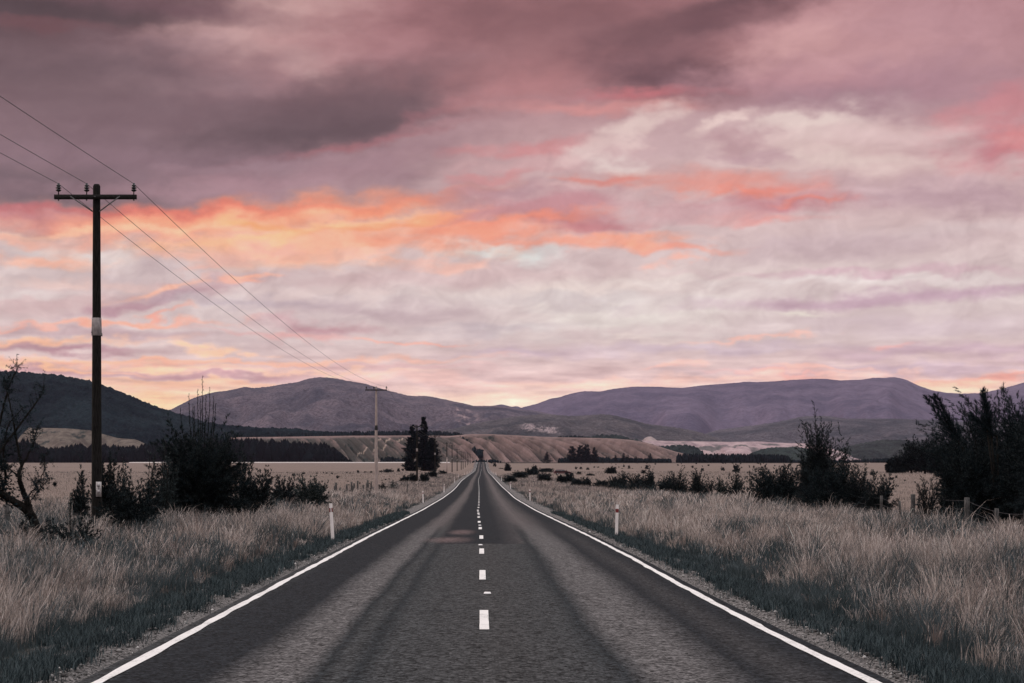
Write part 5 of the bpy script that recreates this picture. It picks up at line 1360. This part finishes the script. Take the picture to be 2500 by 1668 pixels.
for k, (x, y, w, h, side) in enumerate(items):
    D = min(pad_depth(y + h / 2), 2200); q = int(r_.integers(0, 5))
    if pobj[q] is None: pobj[q] = protos[q].build('paddock_shrub', m_leaf_far); o = pobj[q]
    else: o = pobj[q].copy(); COL.objects.link(o)
    cx = X_at(x, D); o.location = (cx, D, float(ground_z(np.array(cx), np.array(D))) - .1)
    s = w * D / F / 2.2; o.scale = (s * 1.15, s, h * D / F / 1.5 * 1.15); o.rotation_euler = (0, 0, r_.uniform(0, 6))
    if side == 'left': tag(o, 'small dark shrub scattered in the dry paddock left of the road', 'shrub', 'small shrubs scattered in the left paddock')
    else: tag(o, 'small dark shrub scattered in the dry paddock right of the road', 'shrub', 'small shrubs scattered in the right paddock')

# ------------------------------------------------------------------ grass, gravel
m_grass = tinted('dry_grass_blades', .8, .15, .15, 2.0, trans=.25)
STRAW = np.array((.47, .395, .36)); STRAW2 = np.array((.24, .205, .195)); WARM = np.array((.43, .35, .31)); RUST = np.array((.15, .115, .102)); GREEN = np.array((.044, .057, .060)); DARKG = np.array((.015, .024, .028)); BLUE = np.array((.076, .092, .098))
def blades(mb, x, y, h, w, tint, r_, lean=.22, segs=2, wind=(.05, 0), zoff=0):
    n = len(x); z = ground_z(x, y) + zoff
    a = r_.uniform(0, 2 * math.pi, n); dx, dy = np.cos(a), np.sin(a)
    b = r_.uniform(0, 2 * math.pi, n); lx = np.cos(b) * lean * h * r_.uniform(0, 1, n) + wind[0] * h; ly = np.sin(b) * lean * h * r_.uniform(0, 1, n)
    w = w / 2
    base = np.stack([x, y, z - .03], -1); sd = np.stack([dx * w, dy * w, dx * 0], -1)
    mid = np.stack([x + lx * .35, y + ly * .35, z + h * .58], -1); tip = np.stack([x + lx, y + ly, z + h], -1)
    if segs == 2:
        v = np.stack([base - sd, base + sd, mid + sd * .8, mid - sd * .8, tip], 1).reshape(-1, 3)
        i = np.arange(n)[:, None] * 5
        mb.add(v, [i + np.array([[0, 1, 2, 3]]), i + np.array([[3, 2, 4]])], np.repeat(tint, 5, 0))
    else:
        v = np.stack([base - sd, base + sd, tip], 1).reshape(-1, 3)
        mb.add(v, [np.arange(3 * n).reshape(-1, 3)], np.repeat(tint, 3, 0))
    return tip, np.stack([lx, ly, h * .7], -1)
def verge_field(x, y):
    """height (m), straw share 0..1 and density of the roadside grass"""
    r = np.abs(x - road_c(y)); right = x > 0
    n1 = fbm(x / 2.6, y / 5.0, 4, .55, 301); n2 = fbm(x / .8, y / 1.3, 3, .55, 302); n3 = fbm(x / 7., y / 16., 3, .5, 303)
    edge = 4.40 + .60 * n2 * 2 + .75 * n1 * 2 + np.where(right, .0, .55 * np.clip(1 - y / 60, 0, 1))
    e = (r - edge)
    grow = np.clip(e / (1.7 - .8 * np.clip((y - 35) / 40, 0, 1)), 0, 1)
    tus = fbm(x / .35, y / .5, 3, .6, 305)
    h = .07 + grow ** 1.1 * (.54 + .34 * n1 * 2 + .2 * n3 * 2 + .30 * tus)
    h = h + .12 * np.clip((r - 9) / 4, 0, 1)
    h = h * np.clip(1.05 - np.clip(y - 90, 0, 300) / 600, .6, 1.1)
    straw = np.clip(-.06 + grow * .52 + n1 * 2.6 + n3 * 2.2 + n2 * 1.0 + tus * 1.3 + np.clip((y - 34) / 60, 0, .62) - .28 * np.clip((28 - y) / 14, 0, 1) * np.clip(1 - e / 4, 0, 1) , 0, 1)
    pt = fbm(x / 2.8 + 40, y / 8., 3, .5, 308)
    straw = straw * np.clip(.60 + 4.4 * pt + np.clip((y - 26) / 40, 0, .45) - .35 * np.clip((r - 8.5) / 3, 0, 1) * (y > 40) * (y < 110), .08, 1)
    straw = straw * np.clip(grow * 2.6 + .12, .12, 1)
    dens = np.clip(e / .35 + .2, 0, 1) * np.clip(.55 + n2 * 3 + grow * .7, .04, 1)
    h = h * (1 - .38 * ((x > 12.2) & (y < 85)) )
    return np.clip(h, .04, 1.1), straw, dens, e
def sow(n, y0, y1, xmax, r_, power=1.0):
    y = y0 + (y1 - y0) * r_.uniform(0, 1, n) ** power
    lim = np.minimum(xmax, .345 * y + 3.0)
    x = 3.9 + (lim - 3.9) * r_.uniform(0, 1, n); x = x * np.where(r_.uniform(size=n) < .5, -1, 1)
    keep = r_.uniform(size=n) < (lim - 3.9) / (xmax - 3.9)
    return x[keep], y[keep]
def grass_colour(straw, r_, n):
    k = (r_.uniform(size=n) < straw)[:, None]
    u_ = r_.uniform(size=(n, 1)); a = np.where(u_ < .34, STRAW, np.where(u_ < .60, WARM, np.where(u_ < .78, STRAW2, RUST))); b = np.where(r_.uniform(size=(n, 1)) < .45, GREEN, np.where(r_.uniform(size=(n, 1)) < .5, BLUE, DARKG))
    return np.clip(np.where(k, a, b) * (1 + .22 * r_.normal(size=(n, 1))), .01, .8)
gm = MB(); r_ = np.random.default_rng(401)
bands = [(14.5, 34, 14.5, 480000, .0042, 2), (34, 70, 18.5, 420000, .0075, 2), (70, 130, 17.5, 300000, .016, 1), (130, 260, 16, 200000, .035, 1), (260, 560, 16, 120000, .08, 1)]
for (y0, y1, xm, n, w, sg) in bands:
    x, y = sow(n, y0, y1, xm, r_, 1.0)
    h, straw, dens, e = verge_field(x, y)
    k = r_.uniform(size=len(x)) < dens; x, y, h, straw, e = x[k], y[k], h[k], straw[k], e[k]
    n_ = len(x); hh = h * r_.uniform(.35, 1.15, n_)
    # pale flowering stems stand in loose tussocks above a lower, darker sward
    cl = fbm(x / .42, y / .6, 3, .6, 306) * 2.4 + fbm(x / 1.9, y / 3.2, 3, .5, 307) * 1.6
    tall = r_.uniform(size=n_) < np.clip(.30 + cl * .75, .04, .85)
    low = ~tall; hh = np.where(low, hh * .50, hh); st = np.where(low, straw * .22, np.clip(straw * 1.35, 0, 1))
    tip, dr = blades(gm, x, y, hh, np.full(n_, w) * r_.uniform(.6, 1.5, n_), grass_colour(st, r_, n_), r_, segs=sg, lean=.48, wind=(.10 * 1.0, 0))
    if y1 <= 70:       # seed heads
        q = (~low) & (r_.uniform(size=n_) < .22) & (h > .3); tp = tip[q]; dd = unit(dr[q]); m_ = q.sum()
        L = r_.uniform(.06, .15, (m_, 1)); sdv = unit(np.cross(dd, r_.normal(size=(m_, 3)))) * r_.uniform(.002, .006, (m_, 1)) * (1 if y1 < 40 else 1.5)
        b0 = tp - dd * L * .5
        v = np.stack([b0, b0 + dd * L * .45 + sdv, b0 + dd * L, b0 + dd * L * .45 - sdv], 1).reshape(-1, 3)
        gm.add(v, [np.arange(4 * m_).reshape(-1, 4)], np.repeat(np.clip(np.where(r_.uniform(size=(m_, 1)) < .6, STRAW * 1.1, RUST) * (1 + .2 * r_.normal(size=(m_, 1))), .05, .7), 4, 0))
# tussocks: stems springing outward from a common crown
def tussocks(n, y0, y1, xm, per, w, r_):
    cx, cy = sow(n, y0, y1, xm, r_)
    h, straw, dens, e = verge_field(cx, cy)
    k = (e > .5) & (r_.uniform(size=len(cx)) < dens); cx, cy, h, straw = cx[k], cy[k], h[k], straw[k]
    m_ = len(cx); rad = r_.uniform(.03, .12, m_); hs = h * r_.uniform(.7, 1.35, m_); pale = r_.uniform(size=m_) < np.clip(straw * 1.1, .05, .85)
    I = np.repeat(np.arange(m_), per); n_ = len(I); a = r_.uniform(0, 6.283, n_); rr = np.abs(r_.normal(0, 1, n_)) * rad[I]
    x = cx[I] + np.cos(a) * rr; y = cy[I] + np.sin(a) * rr; hh = hs[I] * r_.uniform(.5, 1.15, n_); z = ground_z(x, y)
    out = r_.uniform(.1, .75, n_) * hh; lx, ly = np.cos(a) * out + .06 * hh, np.sin(a) * out
    b = r_.uniform(0, 6.283, n_); sd = np.stack([np.cos(b) * w / 2, np.sin(b) * w / 2, b * 0], -1)
    p0 = np.stack([x, y, z - .02], -1); p1 = np.stack([x + lx * .28, y + ly * .28, z + hh * .55], -1); p2 = np.stack([x + lx * .7, y + ly * .7, z + hh * .88], -1); p3 = np.stack([x + lx * 1.1, y + ly * 1.1, z + hh * r_.uniform(.75, 1.0, n_)], -1)
    v = np.stack([p0 - sd, p0 + sd, p1 + sd, p1 - sd, p2 + sd * .7, p2 - sd * .7, p3], 1).reshape(-1, 3); i = np.arange(n_)[:, None] * 7
    tk = r_.uniform(size=(m_, 1))[I]; tc_ = np.where(pale[I][:, None], np.where(tk < .4, STRAW * 1.1, np.where(tk < .75, WARM, RUST * 1.5)), np.where(r_.uniform(size=(m_, 1))[I] < .5, GREEN * 1.1, BLUE)) * (1 + .25 * r_.normal(size=(n_, 1)))
    gm.add(v, [i + np.array([[0, 1, 2, 3]]), i + np.array([[3, 2, 4, 5]]), i + np.array([[5, 4, 6]])], np.repeat(np.clip(tc_, .01, .75), 7, 0))
tussocks(6500, 14.5, 36, 14.5, 34, .006, r_); tussocks(7000, 36, 80, 18.5, 26, .012, r_); tussocks(5000, 80, 180, 17, 16, .028, r_)
# taller clumps around the shrubs and fences
for (cx0, cx1, D0, D1, n, hm) in ((-12.5, -6.2, 50, 62, 26000, .95), (7, 17, 62, 86, 30000, .8), (12, 20, 44, 66, 9000, .55), (-10, -6.5, 60, 92, 16000, .75)):
    x = r_.uniform(cx0, cx1, n); y = r_.uniform(D0, D1, n); c = fbm(x / .9, y / 1.2, 3, .6, 311)
    k = c > -.02; x, y, c = x[k], y[k], c[k]; n_ = len(x)
    blades(gm, x, y, hm * r_.uniform(.5, 1.1, n_) * (.7 + c), np.full(n_, .010), grass_colour(np.full(n_, .42), r_, n_), r_, lean=.5)
tag(gm.build('roadside_grass', m_grass), 'long dry and dark green grass covering both road verges', 'grass', kind='stuff')
# dark tufts creeping on to the gravel
tm = MB(); r_ = np.random.default_rng(402)
n_t = 2300; ty = 15 + 85 * r_.uniform(size=n_t) ** 1.5; tx = np.where(r_.uniform(size=n_t) < .5, -1, 1) * (3.95 + np.abs(r_.normal(.15, .6, n_t)))
for X0, Y0, s in zip(tx, ty, r_.uniform(.04, .16, n_t)):
    m_ = int(26 + 300 * s); a = r_.uniform(0, 6.283, m_); rr = np.abs(r_.normal(0, s * .8, m_))
    blades(tm, X0 + np.cos(a) * rr, Y0 + np.sin(a) * rr * 1.8, s * r_.uniform(.5, 1.3, m_), np.full(m_, .006 + Y0 * .00008), np.clip(np.where(r_.uniform(size=(m_, 1)) < .5, DARKG, GREEN * 1.7) * (1 + .3 * r_.normal(size=(m_, 1))), .008, .5), r_, lean=.9)
tag(tm.build('low_weeds', m_grass), 'low dark tufts of weeds along the gravel edges', 'weeds', kind='stuff')
# thin tufts over the paddocks
pm = MB(); r_ = np.random.default_rng(403); n = 150000
y = 45 + 700 * r_.uniform(size=n) ** 1.6; x = r_.uniform(-1, 1, n) * (.33 * y + 6); k = (np.abs(x) > 14) & (fbm(x / 3, y / 9, 3, .6, 320) > -.12); x, y = x[k], y[k]; n_ = len(x)
blades(pm, x, y, (.10 + .16 * r_.uniform(size=n_)) * (1 + y / 700), (.012 + y * .00012), .8 * grass_colour(np.clip(.72 + 1.5 * fbm(x / 6, y / 16, 3, .6, 321), 0, 1), r_, n_), r_, segs=1, lean=.6)
tag(pm.build('pasture_grass', m_grass), 'short dry pasture grass of the two paddocks', 'grass', kind='stuff')
# stones
m_stone = tinted('road_gravel', .9, .2, .3, 60.0)
sm = MB(); r_ = np.random.default_rng(404); n = 16000
y = 14.5 + 60 * r_.uniform(size=n) ** 1.7; x = np.where(r_.uniform(size=n) < .5, -1, 1) * (3.62 + np.abs(r_.normal(.35, .55, n))); z = ground_z(x, y)
s = r_.uniform(.006, .017, n) * (1 + .9 * (r_.uniform(size=n) < .06)) * (1 + y / 90)
base = np.array([(1, 0, 0), (0, 1, 0), (-1, 0, 0), (0, -1, 0), (0, 0, 1), (0, 0, -1)], float)
v = base[None] * s[:, None, None] * r_.uniform(.6, 1.3, (n, 6, 1)) * np.array([1, 1, .6]); ang = r_.uniform(0, 6.28, n); c_, s_ = np.cos(ang)[:, None], np.sin(ang)[:, None]
v = np.stack([v[..., 0] * c_ - v[..., 1] * s_, v[..., 0] * s_ + v[..., 1] * c_, v[..., 2]], -1) + np.stack([x, y, z + s * .3], -1)[:, None]
f = np.array([[0, 1, 4], [1, 2, 4], [2, 3, 4], [3, 0, 4], [1, 0, 5], [2, 1, 5], [3, 2, 5], [0, 3, 5]])
g_ = np.clip(.13 * np.exp(r_.normal(0, .65, (n, 1))), .03, .6)
sm.add(v.reshape(-1, 3), [(np.arange(n)[:, None, None] * 6 + f).reshape(-1, 3)], np.repeat(g_ * np.array([1.05, .97, .93]), 6, 0))
tag(sm.build('gravel', m_stone), 'loose grey gravel scattered on both road shoulders', 'gravel', kind='stuff')

# ------------------------------------------------------------------ evening air
mb = MB(); mb.box(-9000, 9000, -400, 18400, -24, 740)
hm_ = bpy.data.materials.new('evening_haze'); hm_.use_nodes = True; hn = hm_.node_tree; hn.nodes.clear()
pv = hn.nodes.new('ShaderNodeVolumePrincipled'); ho = hn.nodes.new('ShaderNodeOutputMaterial')
pv.inputs['Color'].default_value = (.58, .50, .68, 1); pv.inputs['Density'].default_value = HAZE; pv.inputs['Anisotropy'].default_value = 0.0
hn.links.new(pv.outputs[0], ho.inputs['Volume'])
tag(mb.build('haze', hm_), 'thin mauve evening haze over the plain and the far hills', 'haze', kind='stuff')
